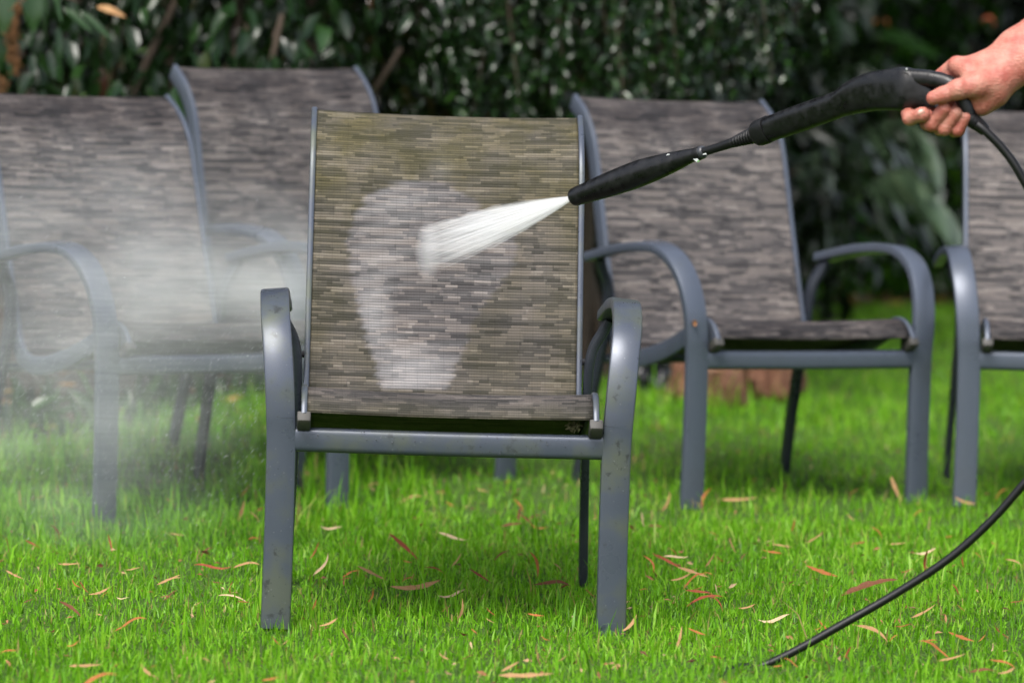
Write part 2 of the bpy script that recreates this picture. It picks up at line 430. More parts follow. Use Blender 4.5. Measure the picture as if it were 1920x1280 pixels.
def sling_mesh(name, S, Nn, d, d0, d1, step, ncol, sag, tip=None):
    ss = np.linspace(d0, d1, max(2, int((d1 - d0) / step)))
    P = np.stack([np.interp(ss, d, S[:, k]) for k in range(3)], 1)
    Nq = np.stack([np.interp(ss, d, Nn[:, k]) for k in range(3)], 1)
    w = .2560; xx = np.linspace(-w, w, ncol)
    V = []; UV = []
    for i in range(len(ss)):
        for x in xx:
            q = 1 - (x / w) ** 2
            fade = 1.0
            V.append(P[i] + np.array([x, 0, 0]) - Nq[i] * (sag * q * fade)); UV.append((x, ss[i]))
    n = ncol
    F = [(j * n + i, j * n + i + 1, (j + 1) * n + i + 1, (j + 1) * n + i) for j in range(len(ss) - 1) for i in range(n - 1)]
    return np.array(V), F, np.array(UV)
partsA, RC = chair_meshes(M['metal_a'], '_stained')
partsB, _ = chair_meshes(M['metal'], '')
S_, N_, D_ = sling_surface(RC)
dj = float(D_[np.argmin(np.abs(RC[:, 1] - .452) + (RC[:, 2] > .36))])
DT = float(D_[-1])
vb, fb, ub = sling_mesh('b', S_, N_, D_, dj + .002, DT - .004, .006, 90, .006)
vq, fq, uq = sling_mesh('s', S_, N_, D_, .004, dj, .008, 40, .007)
shade_b = .9 * smooth(.80, .87, vb[:, 2] + .012 * np.sin(vb[:, 0] * 31) + .008 * np.sin(vb[:, 0] * 77))  # painted shade on the flared top, with a ragged lower edge
back_me = mesh_from('backrest', vb, fb, M['sling'], uvs=ub, attrs={'wet': shade_b})
seat_me = mesh_from('seat', vq, fq, M['sling'], uvs=uq, attrs={'wet': np.full(len(vq), .95)})  # whole seat darkened by painted shade

def add_sling(name, me, par):
    o = obj(name, me, par)
    m = o.modifiers.new('thick', 'SOLIDIFY'); m.thickness = .0035; m.offset = -1
    return o
POSE = {'A': (-.1140, 6.9409, .0471, .0144, -.0180), 'B': (.6857, 8.9547, .4651, .0164, -.0060), 'C': (-.6339, 8.5661, .6248, .0164, -.0172),
        'D': (1.3613, 8.9953, -.015, .0057, -.0271), 'E': (-.2599, 9.2043, .6053, -.0031, .0800)}
LBL = {'A': 'algae-stained sling chair being hit by the white water jet',
       'B': 'clean grey sling chair with reddish log pieces on the lawn behind its seat',
       'C': 'grey sling chair veiled in drifting water mist in front of another chair',
       'D': 'dark grey sling chair overlapping the palm, beside the chair with logs behind it',
       'E': 'grey sling chair close to the shrubs, half hidden between sprayed and misty chairs'}
def build_chair(key):
    x, y, yaw, roll, tilt = POSE[key]
    e = empty('sling_chair', label=LBL[key], category='chair', group='matching sling chairs on the lawn')
    e.matrix_world = Matrix.Translation((x, y, 0)) @ rotmat(yaw, roll, tilt)
    for nm, me in (partsA if key == 'A' else partsB): obj(nm, me, e)
    return e
def ellipsoid_at(c, s_, nu=8, nv=5):
    V = []; F = []
    for j in range(nv + 1):
        b = -math.pi / 2 + math.pi * j / nv
        for i in range(nu):
            a = 2 * math.pi * i / nu; V.append(np.array(c) + np.array((s_[0] * math.cos(b) * math.cos(a), s_[1] * math.cos(b) * math.sin(a), s_[2] * math.sin(b))))
    for j in range(nv):
        for i in range(nu): F.append((j * nu + i, j * nu + (i + 1) % nu, (j + 1) * nu + (i + 1) % nu, (j + 1) * nu + i))
    return V, F
def inpoly(px_, py_, poly):
    c = np.zeros(px_.shape, bool); j = len(poly) - 1
    for i in range(len(poly)):
        xi, yi = poly[i]; xj, yj = poly[j]
        c ^= ((yi > py_) != (yj > py_)) & (px_ < (xj - xi) * (py_ - yi) / (yj - yi + 1e-9) + xi); j = i
    return c
def polydist(px_, py_, poly):
    dm = np.full(px_.shape, 1e9)
    for i in range(len(poly)):
        a = np.array(poly[i], float); b = np.array(poly[(i + 1) % len(poly)], float); ab = b - a
        t = np.clip(((px_ - a[0]) * ab[0] + (py_ - a[1]) * ab[1]) / (ab @ ab), 0, 1)
        dm = np.minimum(dm, np.hypot(px_ - a[0] - t * ab[0], py_ - a[1] - t * ab[1]))
    return np.where(inpoly(px_, py_, poly), dm, -dm)
chairs = {}
for key in 'ABCDE':
    e = build_chair(key); chairs[key] = e
    if key != 'A':
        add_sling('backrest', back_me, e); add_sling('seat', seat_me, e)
        continue
    # stains and the washed patch on the fabric of the dirty chair
    Mx = np.array(e.matrix_world)
    W = vb @ Mx[:3, :3].T + Mx[:3, 3]
    pu, pv = project(W)
    clean_poly = [(650, 455), (662, 405), (690, 368), (730, 347), (775, 340), (815, 340), (850, 350), (890, 378), (965, 440), (968, 490), (930, 545),
                  (892, 595), (872, 650), (852, 700), (836, 732), (716, 732), (697, 668), (676, 600), (662, 530)]
    dpoly = polydist(pu, pv, clean_poly)
    rj = np.array([((math.sin(int(q * 182) * 12.9898) * 43758.5453) % 1) for q in ub[:, 1]])
    cl = smooth(-5, 7, dpoly + (rj - .5) * 10)
    def blob(cx, cy_, rx, ry): return np.exp(-((pu - cx) / rx) ** 2 - ((pv - cy_) / ry) ** 2)
    white = (0.13 + .7 * blob(700, 590, 35, 60) + .85 * blob(775, 705, 75, 50) + .35 * blob(740, 380, 70, 40) - .55 * blob(815, 580, 75, 50) + .2 * blob(720, 480, 60, 50)).clip(0, 1)
    streak = np.sin(pv * 1.3 + 3 * np.sin(pu * .01)) * .12
    clean = (cl * (white + streak) + .16 * blob(828, 318, 22, 26)).clip(0, 1)
    # green strongest towards the sides and the top
    edge = smooth(300, 640, 1.0 * np.abs(pu - 835) * 2)
    alg = ((.58 + .40 * smooth(520, 260, pv) + .25 * edge) * (1 - .95 * cl)).clip(0, 1)
    add_sling('backrest', mesh_from('backrest_stained', vb, fb, M['sling'], uvs=ub, attrs={'algae': alg, 'clean': clean}), e)
    al2 = .18 + .5 * smooth(.06, .0, uq[:, 1]) + .4 * smooth(.2, .3, uq[:, 1])
    add_sling('seat', mesh_from('seat_stained', vq, fq, M['sling'], uvs=uq, attrs={'algae': al2, 'clean': np.zeros(len(vq)) + .03, 'wet': np.full(len(vq), .75)}), e)  # algae tint plus painted shade over the seat
    chairA = e
    bm_ = merge([ellipsoid_at((rng.choice([-1, 1]) * rng.uniform(.298, .338), rng.uniform(.06, .2), rng.uniform(.585, .600)), (r_, r_, r_ * .6)) for r_ in rng.uniform(.0008, .0018, 26)]
                + [ellipsoid_at((rng.uniform(-.24, .24), rng.uniform(.02, .06), .4335), (r_, r_, r_ * .6)) for r_ in rng.uniform(.0007, .0012, 12)]
                + [ellipsoid_at((rng.uniform(-.26, .26), -.0125, rng.uniform(.322, .36)), (r_, r_ * .5, r_)) for r_ in rng.uniform(.0007, .0014, 24)])
    obj('water_beads', mesh_from('water_beads', bm_[0], bm_[1], mat_simple('bead', (.05, .055, .065), .06, .8)), e, kind='stuff')
    # clump of moss lodged under the front corner of the seat
    bmv = []
    vm, fm = [], []
    c0 = np.array([.225, .012, .378])
    for i in range(60):
        a = rng.normal(0, 1, 3); a /= np.linalg.norm(a)
        p0 = c0 + rng.normal(0, .005, 3); p1 = p0 + a * rng.uniform(.006, .017) * (1, .6, 1)
        s_ = np.cross(a, rng.normal(0, 1, 3)); s_ /= np.linalg.norm(s_); s_ = s_ * .003
        q = len(vm); vm += [p0 - s_, p0 + s_, p1 + s_ * .3, p1 - s_ * .3]; fm.append((q, q + 1, q + 2, q + 3))
    obj('moss_clump', mesh_from('moss_clump', vm, fm, mat_simple('moss', (.11, .10, .05), .9)), e)

    if key == 'A': continue
# rust spot on the front leg of the clean chair
rb = px(1303, 606, 8.797); V = [rb + np.array([math.cos(a) * .0045 * (1 + .25 * math.sin(3 * a)), -.0035 * math.cos(a) * .5, math.sin(a) * .008 * (1 + .2 * math.cos(2 * a))]) for a in np.linspace(0, 6.283, 14)[:-1]]
ro = obj('rust_spot', mesh_from('rust_spot', V + [v_ + np.array([0, .012, 0]) for v_ in V], [tuple(range(13))] + [(i, (i + 1) % 13, 13 + (i + 1) % 13, 13 + i) for i in range(13)], mat_simple('rust', (.20, .09, .035), .9)), chairs['B'], label='orange rust spot')
ro.matrix_parent_inverse = chairs['B'].matrix_world.inverted()

# ------------------------------------------------------------------ pressure washer wand
wand = empty('pressure_washer_wand', tuple(px(1430, 248, 6.9)), label='black pressure washer wand and trigger gun held in the hand', category='wand')
wand_inv = Matrix.Translation(-wand.location)
def wdepth(u): return float(np.interp(u, [1072, 1310, 1420, 1700, 1820], [7.2, 7.02, 6.93, 6.645, 6.60]))
def wsweep(name, secs, mat, squar=None, caps=True, sub=4, sharp=45, n=16):
    """secs: (u, v, half height px, half depth factor); section is a superellipse"""
    secs = np.array(secs, float)
    S = catmull(secs, sub) if sub > 1 else secs
    P = np.array([px(a[0], a[1], wdepth(a[0])) for a in S])
    profs = []
    for a, p in zip(S, P):
        h = a[2] * p[1] / FPX; w = h * a[3]; ee = squar or 1.0
        pr = []
        for k in range(n):
            t = 2 * math.pi * (k + .5) / n
            c, s_ = math.cos(t), math.sin(t)
            pr.append((w * math.copysign(abs(c) ** ee, c), h * math.copysign(abs(s_) ** ee, s_)))
        profs.append(np.array(pr))
    v, f = sweep(P - np.array(wand.location), profs, (0, 1, 0.0), caps)
    return obj(name, mesh_from(name, v, f, mat, sharp), wand)
wsweep('nozzle_sleeve', [(1074, 371, 15, 1), (1079, 369, 17.5, 1), (1100, 361, 19.5, 1), (1150, 343, 24, 1), (1200, 325, 25.5, 1), (1250, 308, 21, 1), (1290, 294, 14.5, 1), (1306, 289, 12, 1)], M['black'])
wsweep('nozzle_bore', [(1073, 371.5, 8, 1), (1077, 370, 8, 1)], M['seam'], sub=1)
ring = wsweep('collar', [(1304, 290, 12.5, 1), (1308, 288.5, 13.2, 1), (1313, 287, 13.0, 1), (1316, 286, 11, 1)], M['black_dull'], sub=2)
wsweep('collar_lip', [(1313.5, 287, 11.8, 1), (1318, 285.3, 12.5, 1), (1321, 284.3, 10, 1)], M['trigger'], sub=2)
wsweep('lance', [(1314, 287, 8.2, 1), (1345, 277, 8.4, 1), (1372, 268, 9.4, 1), (1400, 258, 10.5, 1), (1425, 249, 11, 1)], M['black_dull'])
# ribbed strain relief: one rib after another
for i in range(8):
    u = 1374 + i * 5.6
    r = 9.8 + i * .95
    wsweep('rib', [(u - 2.2, 267.5 - (u - 1374) * .36 + .8, r - 1.6, 1), (u - 1, 267.5 - (u - 1374) * .36 + .4, r, 1), (u + 1, 267.5 - (u - 1374) * .36 - .4, r, 1), (u + 2.2, 267.5 - (u - 1374) * .36 - .8, r - 1.6, 1)], M['black_dull'], sub=1)
wsweep('gun_barrel', [(1413, 253, 15, .9), (1419, 251, 21, .9), (1426, 248.5, 22.5, .9), (1432, 246, 23, .9), (1470, 232, 25, .85), (1530, 211, 25.5, .8), (1580, 193, 25.5, .8), (1592, 189, 26, .8)], M['black'], squar=.72)
wsweep('gun_clip', [(1424, 249, 24, .95), (1428, 247.5, 25, .95), (1440, 243, 25.5, .95), (1444, 241.5, 24.5, .92)], M['black_dull'], squar=.62, sub=1)
wsweep('gun_body', [(1572, 196, 24, .78), (1590, 187, 29, .76), (1612, 178, 34, .72), (1640, 171, 37, .68), (1670, 168, 39, .62), (1692, 167, 41, .58), (1704, 168, 40, .55), (1714, 171, 37, .5), (1728, 178, 28, .45), (1742, 186, 20, .4), (1756, 192, 12, .4)], M['black'], squar=.7)
wsweep('handle', [(1696, 147, 20, .8), (1706, 146, 17.5, .9), (1740, 148, 16.5, .95), (1775, 156, 16.5, .95), (1800, 175, 17, .95), (1812, 200, 16, .95), (1816, 216, 15, .95)], M['black'], squar=.85)
wsweep('handle_collar', [(1742, 148.3, 17.2, .96), (1744, 148.5, 17.2, .96)], M['seam'], sub=1)
wsweep('trigger', [(1688, 186, 14, .35), (1705, 183, 15.5, .42), (1725, 184, 14, .42), (1745, 190, 11, .4), (1775, 200, 8, .4)], M['trigger'], squar=.9)
wsweep('hose_boot', [(1808, 214, 15, 1), (1822, 225, 14.5, 1), (1838, 237, 13, 1), (1848, 246, 11, 1)], M['black_dull'], sub=3)
for i in range(6):
    u = 1817 + i * 5.2; v_ = 221 + i * 4.1
    wsweep('boot_rib', [(u - 1.6, v_ - 1.2, 13.2 - i * .5, 1), (u, v_, 15.8 - i * .6, 1), (u + 1.6, v_ + 1.2, 13.2 - i * .5, 1)], M['black_dull'], sub=1)
# moulding seam along the gun, a thin raised line
def wline(name, pts, r, mat, off):
    P = np.array([px(a, b, wdepth(a) - off) for a, b in pts])
    v, f = sweep(catmull(P, 5) - np.array(wand.location), circ(r, 6), (0, 1, 0)); return obj(name, mesh_from(name, v, f, mat), wand)
wline('seam', [(1446, 234), (1500, 214), (1560, 193), (1590, 182)], .0008, M['seam'], .0165)
wline('seam', [(1598, 168), (1620, 152), (1650, 143), (1690, 137), (1704, 138)], .0008, M['seam'], .0195)
# printed marks: flat pieces on the sleeve
def wplate(name, pts, mat, off):
    P = [px(a, b, wdepth(a) - off) for a, b in pts]; Q = [p + np.array([0, .0006, 0]) for p in P]
    n = len(P); V = np.array(P + Q) - np.array(wand.location)
    F = [tuple(range(n)), tuple(range(n, 2 * n))[::-1]] + [(i, (i + 1) % n, n + (i + 1) % n, n + i) for i in range(n)]
    return obj(name, mesh_from(name, V, F, mat, 30), wand)
wplate('print_mark', [(1247, 293), (1252, 288.5), (1256, 289), (1251, 295.5)], M['mark'], .0165)
wplate('print_mark', [(1301, 281), (1306, 279), (1306.5, 283), (1304.5, 284), (1305.5, 289), (1302, 291.5), (1302.5, 286)], M['mark'], .0118)
wplate('print_mark', [(1299, 298), (1306, 296), (1310, 300), (1306, 304)], M['mark'], .0112)
wplate('print_mark', [(1307, 302), (1311, 300.5), (1312.5, 302), (1307, 305)], M['greenmark'], .0108)
wplate('arrow_mark', [(1316, 290.5), (1322, 285), (1325.5, 290)], M['mark'], .0088)
# water drops clinging to the gun
for (a, b) in ((1640, 159), (1592, 167), (1424, 257), (1452, 231), (1700, 130), (1660, 163), (1622, 175), (1540, 200)):
    p = px(a, b, wdepth(a) - (.026 if a > 1600 else .0185)) - np.array(wand.location)
    v, f = sweep([p + np.array([0, .002, 0]), p, p - np.array([0, .0015, 0])], [circ(.0018, 8), circ(.0017, 8), circ(.0007, 8)], (1, 0, 0))
    obj('water_drop', mesh_from('water_drop', v, f, M['mark']), wand)

# hose
hp = [px(1832, 233, 6.575), px(1850, 248, 6.57), px(1885, 285, 6.565), px(1915, 330, 6.56), px(1960, 420, 6.56), px(2020, 590, 6.57), px(2030, 730, 6.58), px(1985, 830, 6.59), px(1920, 906, 6.6),
      px(1860, 974, 6.61), px(1780, 1046, 6.62), px(1680, 1112, 6.63), px(1570, 1175, 6.63), px(1490, 1220, 6.63), px(1425, 1249, 6.63)]
g = hp[-1]
hp += [np.array([g[0] - .035, g[1] - .02, .000]), np.array([g[0] - .07, g[1] - .10, -.003]), np.array([g[0] - .06, g[1] - .3, -.003]), np.array([g[0] + .08, g[1] - .7, -.003])]
v, f = sweep(catmull(np.array(hp), 8), circ(.0073, 12), (0, 1, 0))
obj('hose', mesh_from('hose', v, f, M['hose']), label='black rubber hose looping from the gun handle down onto the grass', category='hose')

# ------------------------------------------------------------------ hand (signed distance field turned into one skin)
HY = 6.605
def hp3(u, v, dy): return px(u, v, HY + dy)
def rcone(P, a, b, ra, rb):
    ba = b - a; pa = P - a
    h = np.clip((pa @ ba) / (ba @ ba), 0, 1)
    return np.linalg.norm(pa - h[..., None] * ba, axis=-1) - (ra + (rb - ra) * h)
def smin(a, b, k):
    h = np.clip(.5 + .5 * (b - a) / k, 0, 1); return b + (a - b) * h - k * h * (1 - h)
def chain(P, pts, k=.006):
    d = None
    for (a, ra), (b, rb) in zip(pts[:-1], pts[1:]):
        q = rcone(P, a, b, ra, rb); d = q if d is None else smin(d, q, k)
    return d
def hand_sdf(P):
    W = lambda u, v, dy, r: (hp3(u, v, dy), r)
    palm = chain(P, [W(1800, 128, .030, .017), W(1835, 130, .026, .024), W(1872, 122, .024, .027)], .015)
    palm = smin(palm, chain(P, [W(1815, 145, .030, .018), W(1850, 150, .018, .027), W(1885, 130, .022, .028)]), .015)
    palm = smin(palm, chain(P, [W(1826, 178, .022, .017), W(1840, 192, .004, .021), W(1862, 172, .004, .026), W(1893, 138, .016, .028)], .012), .014)
    # forearm: two bones, one skin
    palm = smin(palm, chain(P, [W(1868, 118, .03, .026), W(1905, 92, .036, .031), W(1980, 40, .05, .038), W(2110, -45, .08, .043)], .02), .02)
    palm = smin(palm, chain(P, [W(1885, 136, .012, .025), W(1925, 112, .018, .030), W(1995, 72, .03, .036), W(2120, -5, .06, .040)], .02), .02)
    # thumb lying along the near side of the handle
    th = chain(P, [W(1868, 150, -.002, .025), W(1832, 160, -.018, .021), W(1797, 168, -.026, .0165), W(1768, 178, -.027, .0128), W(1750, 184, -.025, .0122)], .008)
    th = smin(th, rcone(P, hp3(1797, 166, -.031), hp3(1793, 167, -.031), .0135, .0125), .008)
    palm = smin(palm, th, .014)
    # web of skin between thumb and forefinger, knuckle bump on top
    palm = smin(palm, rcone(P, hp3(1792, 120, .022), hp3(1815, 132, .004), .012, .018), .016)
    # fingers come round from the far side under the handle
    fs = []
    fs.append(chain(P, [W(1790, 122, .040, .0135), W(1728, 172, .078, .0118), W(1703, 212, .040, .0118), W(1706, 222, .006, .0122), W(1728, 215, -.014, .0118), W(1732, 213.5, -.015, .0112)], .005))
    fs.append(chain(P, [W(1800, 132, .040, .0140), W(1738, 200, .042, .0122), W(1739, 231, .016, .0124), W(1747, 233, -.004, .0126), W(1770, 205, -.016, .0118)], .005))
    fs.append(chain(P, [W(1812, 145, .042, .0135), W(1758, 215, .042, .0120), W(1763, 241, .014, .0120), W(1771, 241, -.004, .0122), W(1792, 212, -.014, .0112)], .005))
    fs.append(chain(P, [W(1824, 165, .040, .0125), W(1782, 224, .038, .0108), W(1789, 245, .012, .0108), W(1796, 244, -.003, .0110), W(1811, 220, -.010, .0102)], .005))
    d = palm; fd = fs[0]
    for q in fs[1:]: fd = smin(fd, q, .0005)
    return smin(d, fd, .005)
def surface_nets(fn, lo, hi, h):
    n = np.ceil((hi - lo) / h).astype(int) + 1
    ax = [lo[i] + h * np.arange(n[i]) for i in range(3)]
    val = np.empty(n, np.float32)
    for i in range(n[0]):
        Yg, Zg = np.meshgrid(ax[1], ax[2], indexing='ij')
        val[i] = fn(np.stack([np.full_like(Yg, ax[0][i]), Yg, Zg], -1))
    s = val < 0
    c = [s[i:n[0] - 1 + i, j:n[1] - 1 + j, k:n[2] - 1 + k] for i in (0, 1) for j in (0, 1) for k in (0, 1)]
    cnt = sum(x.astype(np.int8) for x in c)
    cells = np.argwhere((cnt > 0) & (cnt < 8))
    vid = -np.ones(n - 1, np.int64); vid[tuple(cells.T)] = np.arange(len(cells))
    acc = np.zeros((len(cells), 3)); num = np.zeros(len(cells))
    cor = np.array([(i, j, k) for i in (0, 1) for j in (0, 1) for k in (0, 1)])
    for a in range(8):
        for b in range(a + 1, 8):
            if np.abs(cor[a] - cor[b]).sum() != 1: continue
            va = val[tuple((cells + cor[a]).T)]; vb_ = val[tuple((cells + cor[b]).T)]
            m = (va < 0) != (vb_ < 0)
            t = va / (va - vb_ + 1e-12)
            p = cor[a] + t[:, None] * (cor[b] - cor[a])
            acc[m] += p[m]; num[m] += 1
    V = lo + (cells + acc / num[:, None]) * h
    F = []
    for d in range(3):
        sl0 = [slice(None)] * 3; sl1 = [slice(None)] * 3; sl0[d] = slice(0, -1); sl1[d] = slice(1, None)
        ch = np.argwhere(s[tuple(sl0)] != s[tuple(sl1)])
        e1, e2 = [(1, 2), (2, 0), (0, 1)][d]
        ok = (ch[:, e1] > 0) & (ch[:, e2] > 0) & (ch[:, e1] < n[e1] - 1) & (ch[:, e2] < n[e2] - 1); ch = ch[ok]
        ins = s[tuple(ch.T)]
        o1 = np.zeros(3, int); o1[e1] = 1; o2 = np.zeros(3, int); o2[e2] = 1
        q = np.stack([vid[tuple((ch - o1 - o2).T)], vid[tuple((ch - o2).T)], vid[tuple(ch.T)], vid[tuple((ch - o1).T)]], 1)
        q[~ins] = q[~ins][:, ::-1]; F.append(q)
    return V, np.concatenate(F)
def mat_skin():
    k = NT('skin'); co = k.n('TexCoord').outputs['Object']
    n1 = k.noise(co, 38, 4, .6); n2 = k.noise(co, 420, 3, .7); n3 = k.noise(co, 170, 5, .7)
    col = k.ramp(n1, [(0.32, (.43, .20, .145)), (0.5, (.41, .145, .105)), (0.66, (.32, .080, .058))])
    col = k.mix(k.math('MULTIPLY', k.ramp(n2, [(0.57, (0, 0, 0)), (0.66, (1, 1, 1))]), .6), col, c4(.19, .075, .045))
    vo = k.n('TexVoronoi', {'Vector': k.n('Mapping', {'Vector': co, 'Rotation': (0, R(35), 0), 'Scale': (60, 110, 190)}).outputs[0], 'Scale': 1.0}, feature='DISTANCE_TO_EDGE').outputs[0]
    hgt_ = k.math('ADD', k.math('MULTIPLY', n3, 1.2), k.math('MULTIPLY', k.math('MINIMUM', vo, .25), 2.2))
    b = k.n('Bump', {'Height': hgt_, 'Strength': .35, 'Distance': .003}).outputs[0]
    return k.surf(k.pbsdf(col, .48, .45, Normal=b, **{'Subsurface Weight': .12, 'Subsurface Radius': (.01, .004, .002), 'Subsurface Scale': .5}))
lo = np.minimum(hp3(1680, 265, -.06), hp3(1680, 265, .06)); hi = hp3(2075, -40, .14)
lo = np.array([lo[0], HY - .062, lo[2]]); hi = np.array([hi[0], HY + .125, hi[2]])
V, F = surface_nets(hand_sdf, lo, hi, .0023)
base = hp3(1840, 150, 0)
me = fast_mesh('person', V - base, [F], mat_skin(), smooth_shade=True)
person = obj('person', me, label='bare hand and forearm of a person gripping the washer gun', category='person'); person.location = base
sm = person.modifiers.new('smooth', 'SMOOTH'); sm.factor = .5; sm.iterations = 3
M['nail'] = mat_simple('fingernail', (.42, .23, .175), .3)
# nail of the forefinger
nc = hp3(1727.5, 211.5, -.0262) - base
gx, gy = np.meshgrid(np.linspace(-1, 1, 9), np.linspace(-1, 1, 9))
ax1 = (hp3(1733, 209.5, 0) - hp3(1722, 214.5, 0)); ax1 /= np.linalg.norm(ax1); ax2 = np.cross(ax1, (0, 1, 0)); ax2 /= np.linalg.norm(ax2)
V = []
for a, b in zip(gx.ravel(), gy.ravel()):
    r = max(abs(a), abs(b)); ln = math.hypot(a, b) or 1; a, b = a * r / ln, b * r / ln
    V.append(nc + ax1 * a * .0062 + ax2 * b * .0062 + np.array([0, .0035 * b * b + .0008 * a * a - .0004, 0]))
F = [(j * 9 + i, j * 9 + i + 1, j * 9 + i + 10, j * 9 + i + 9) for j in range(8) for i in range(8)]
nail = obj('fingernail', mesh_from('fingernail', V, F, M['nail']), person)
m = nail.modifiers.new('t', 'SOLIDIFY'); m.thickness = .0016; m.offset = 0
# the rest of the person stands beside the lawn, right of the wand, facing along it
el = hp3(2130, -50, .08); s0 = hp3(2052, 2, .056); sh = np.array([1.29, 6.71, 1.40])
v3 = lambda *q: np.array(q, float)
def shirt_sdf(P):
    d = chain(P, [(s0, .055), (el, .060), (sh, .072)], .03)
    t = chain(P, [(v3(1.36, 6.52, 1.34), .150), (v3(1.40, 6.52, 1.12), .145), (v3(1.41, 6.52, .93), .150)], .05)
    t = smin(t, rcone(P, sh + (.03, -.03, -.02), v3(1.34, 6.33, 1.38), .085, .085), .05)
    la = chain(P, [(v3(1.34, 6.33, 1.38), .072), (v3(1.42, 6.27, 1.12), .058), (v3(1.35, 6.31, .93), .050)], .03)
    return smin(smin(d, t, .05), la, .03)
def trouser_sdf(P):
    d = rcone(P, v3(1.41, 6.45, .93), v3(1.41, 6.59, .93), .135, .135)
    for q in (-1, 1):
        d = smin(d, chain(P, [(v3(1.41, 6.52 + q * .085, .90), .105), (v3(1.37, 6.52 + q * .11, .50), .078), (v3(1.42, 6.52 + q * .12, .11), .068)], .04), .04)
    return d
def shoe_sdf(P):
    d = None
    for q in (-1, 1):
        w = chain(P, [(v3(1.45, 6.52 + q * .12, .055), .05), (v3(1.36, 6.52 + q * .125, .045), .045), (v3(1.25, 6.52 + q * .135, .04), .04)], .03)
        d = w if d is None else np.minimum(d, w)
    return np.maximum(d, .004 - P[..., 2])
def head_sdf(P):
    d = rcone(P, v3(1.30, 6.52, 1.63), v3(1.27, 6.52, 1.61), .098, .090)
    d = smin(d, rcone(P, v3(1.255, 6.52, 1.56), v3(1.235, 6.52, 1.535), .068, .045), .04)
    d = smin(d, rcone(P, v3(1.32, 6.52, 1.56), v3(1.345, 6.52, 1.42), .058, .062), .03)
    d = smin(d, rcone(P, v3(1.185, 6.52, 1.615), v3(1.165, 6.52, 1.585), .010, .015), .012)
    for q in (-1, 1):
        d = smin(d, rcone(P, v3(1.295, 6.52 + q * .096, 1.625), v3(1.30, 6.52 + q * .094, 1.585), .016, .011), .008)
        d = np.maximum(d, -rcone(P, v3(1.180, 6.52 + q * .034, 1.632), v3(1.181, 6.52 + q * .034, 1.632), .015, .015))
    return np.maximum(d, -rcone(P, v3(1.183, 6.50, 1.555), v3(1.183, 6.54, 1.555), .005, .005))
def part_mesh(nm, fn, lo_, hi_, h, mat):
    V, F = surface_nets(fn, v3(*lo_), v3(*hi_), h)
    o = obj(nm, fast_mesh(nm, V - base, [F], mat, smooth_shade=True), person)
    m = o.modifiers.new('smooth', 'SMOOTH'); m.factor = .5; m.iterations = 4
    return o
part_mesh('shirt', shirt_sdf, (.90, 6.15, .74), (1.62, 6.88, 1.56), .012, mat_simple('blue_cloth', (.05, .07, .12), .85, bump=.3))
part_mesh('trousers', trouser_sdf, (1.20, 6.25, .02), (1.60, 6.80, 1.10), .012, mat_simple('work_trousers', (.035, .035, .032), .9, bump=.3))
part_mesh('shoes', shoe_sdf, (1.16, 6.30, -.01), (1.54, 6.74, .13), .009, M['black_dull'])
part_mesh('head', head_sdf, (1.10, 6.36, 1.36), (1.44, 6.68, 1.76), .006, person.data.materials[0])
hair = lambda P: np.maximum(rcone(P, v3(1.318, 6.52, 1.645), v3(1.305, 6.52, 1.63), .104, .104), .035 - (P[..., 0] - 1.20) * .55 - (P[..., 2] - 1.62) * .9)
part_mesh('hair', hair, (1.15, 6.38, 1.48), (1.46, 6.66, 1.78), .007, mat_simple('brown_hair', (.05, .032, .02), .6, bump=.6))
for q in (-1, 1):
    ev, ef = ellipsoid_at(v3(1.188, 6.52 + q * .034, 1.632) - base, (.011, .012, .011), 12, 8)
    obj('eye', mesh_from('eye', ev, ef, mat_simple('eye', (.25, .25, .25), .2)), person)

# ------------------------------------------------------------------ fallen leaves on the lawn
def leaf_mat(name, a, b):
    k = NT(name); co = k.n('TexCoord').outputs['Object']
    nz = k.noise(co, 60, 4)
    col = k.mix(k.ramp(nz, [(.35, (0, 0, 0)), (.65, (1, 1, 1))]), c4(*a), c4(*b))
    return k.surf(k.pbsdf(col, .65, .15))
LM = {'r': leaf_mat('dead_leaf_rust', (.17, .035, .015), (.25, .07, .035)), 'o': leaf_mat('dead_leaf_orange', (.25, .08, .018), (.32, .125, .045)),
      't': leaf_mat('dead_leaf_tan', (.25, .135, .058), (.34, .21, .10)), 'p': leaf_mat('dead_leaf_pale', (.40, .27, .15), (.47, .36, .23)),
      'b': leaf_mat('dead_leaf_brown', (.09, .035, .018), (.16, .065, .03))}
LN = {'r': 'rust-red', 'o': 'orange-brown', 't': 'tan', 'p': 'pale straw-coloured', 'b': 'dark brown'}
def leaf_shape(bend, curl, wr, seed):
    r = np.random.default_rng(seed); n = 11; V = []
    t = np.linspace(0, 1, n)
    w = wr * (np.sin(np.pi * t ** .8) ** .75) * (1 + .12 * r.normal(0, 1, n)); w[0] = .006; w[-1] = .002
    yb = bend * (t - .5) ** 2 * 4 - bend * .5; zb = curl * np.sin(t * np.pi * r.uniform(.8, 1.6) + r.uniform(0, 1.5))
    for i in range(n):
        for s_, up_ in ((-1, .35), (0, 0), (1, .35)):
            V.append((t[i] - .5, yb[i] + s_ * w[i], zb[i] + up_ * w[i] * r.uniform(.5, 1.3)))
    F = []
    for i in range(n - 1):
        for j in range(2): F.append((i * 3 + j, i * 3 + j + 1, i * 3 + j + 4, i * 3 + j + 3))
    return V, F
leaf_me = {}
for c in LM:
    for k in range(6):
        v, f = leaf_shape(random.uniform(-.22, .22), random.uniform(-.12, .12), random.uniform(.045, .085), 10 * k + ord(c))
        leaf_me[c, k] = mesh_from('fallen_leaf_' + c, v, f, LM[c])
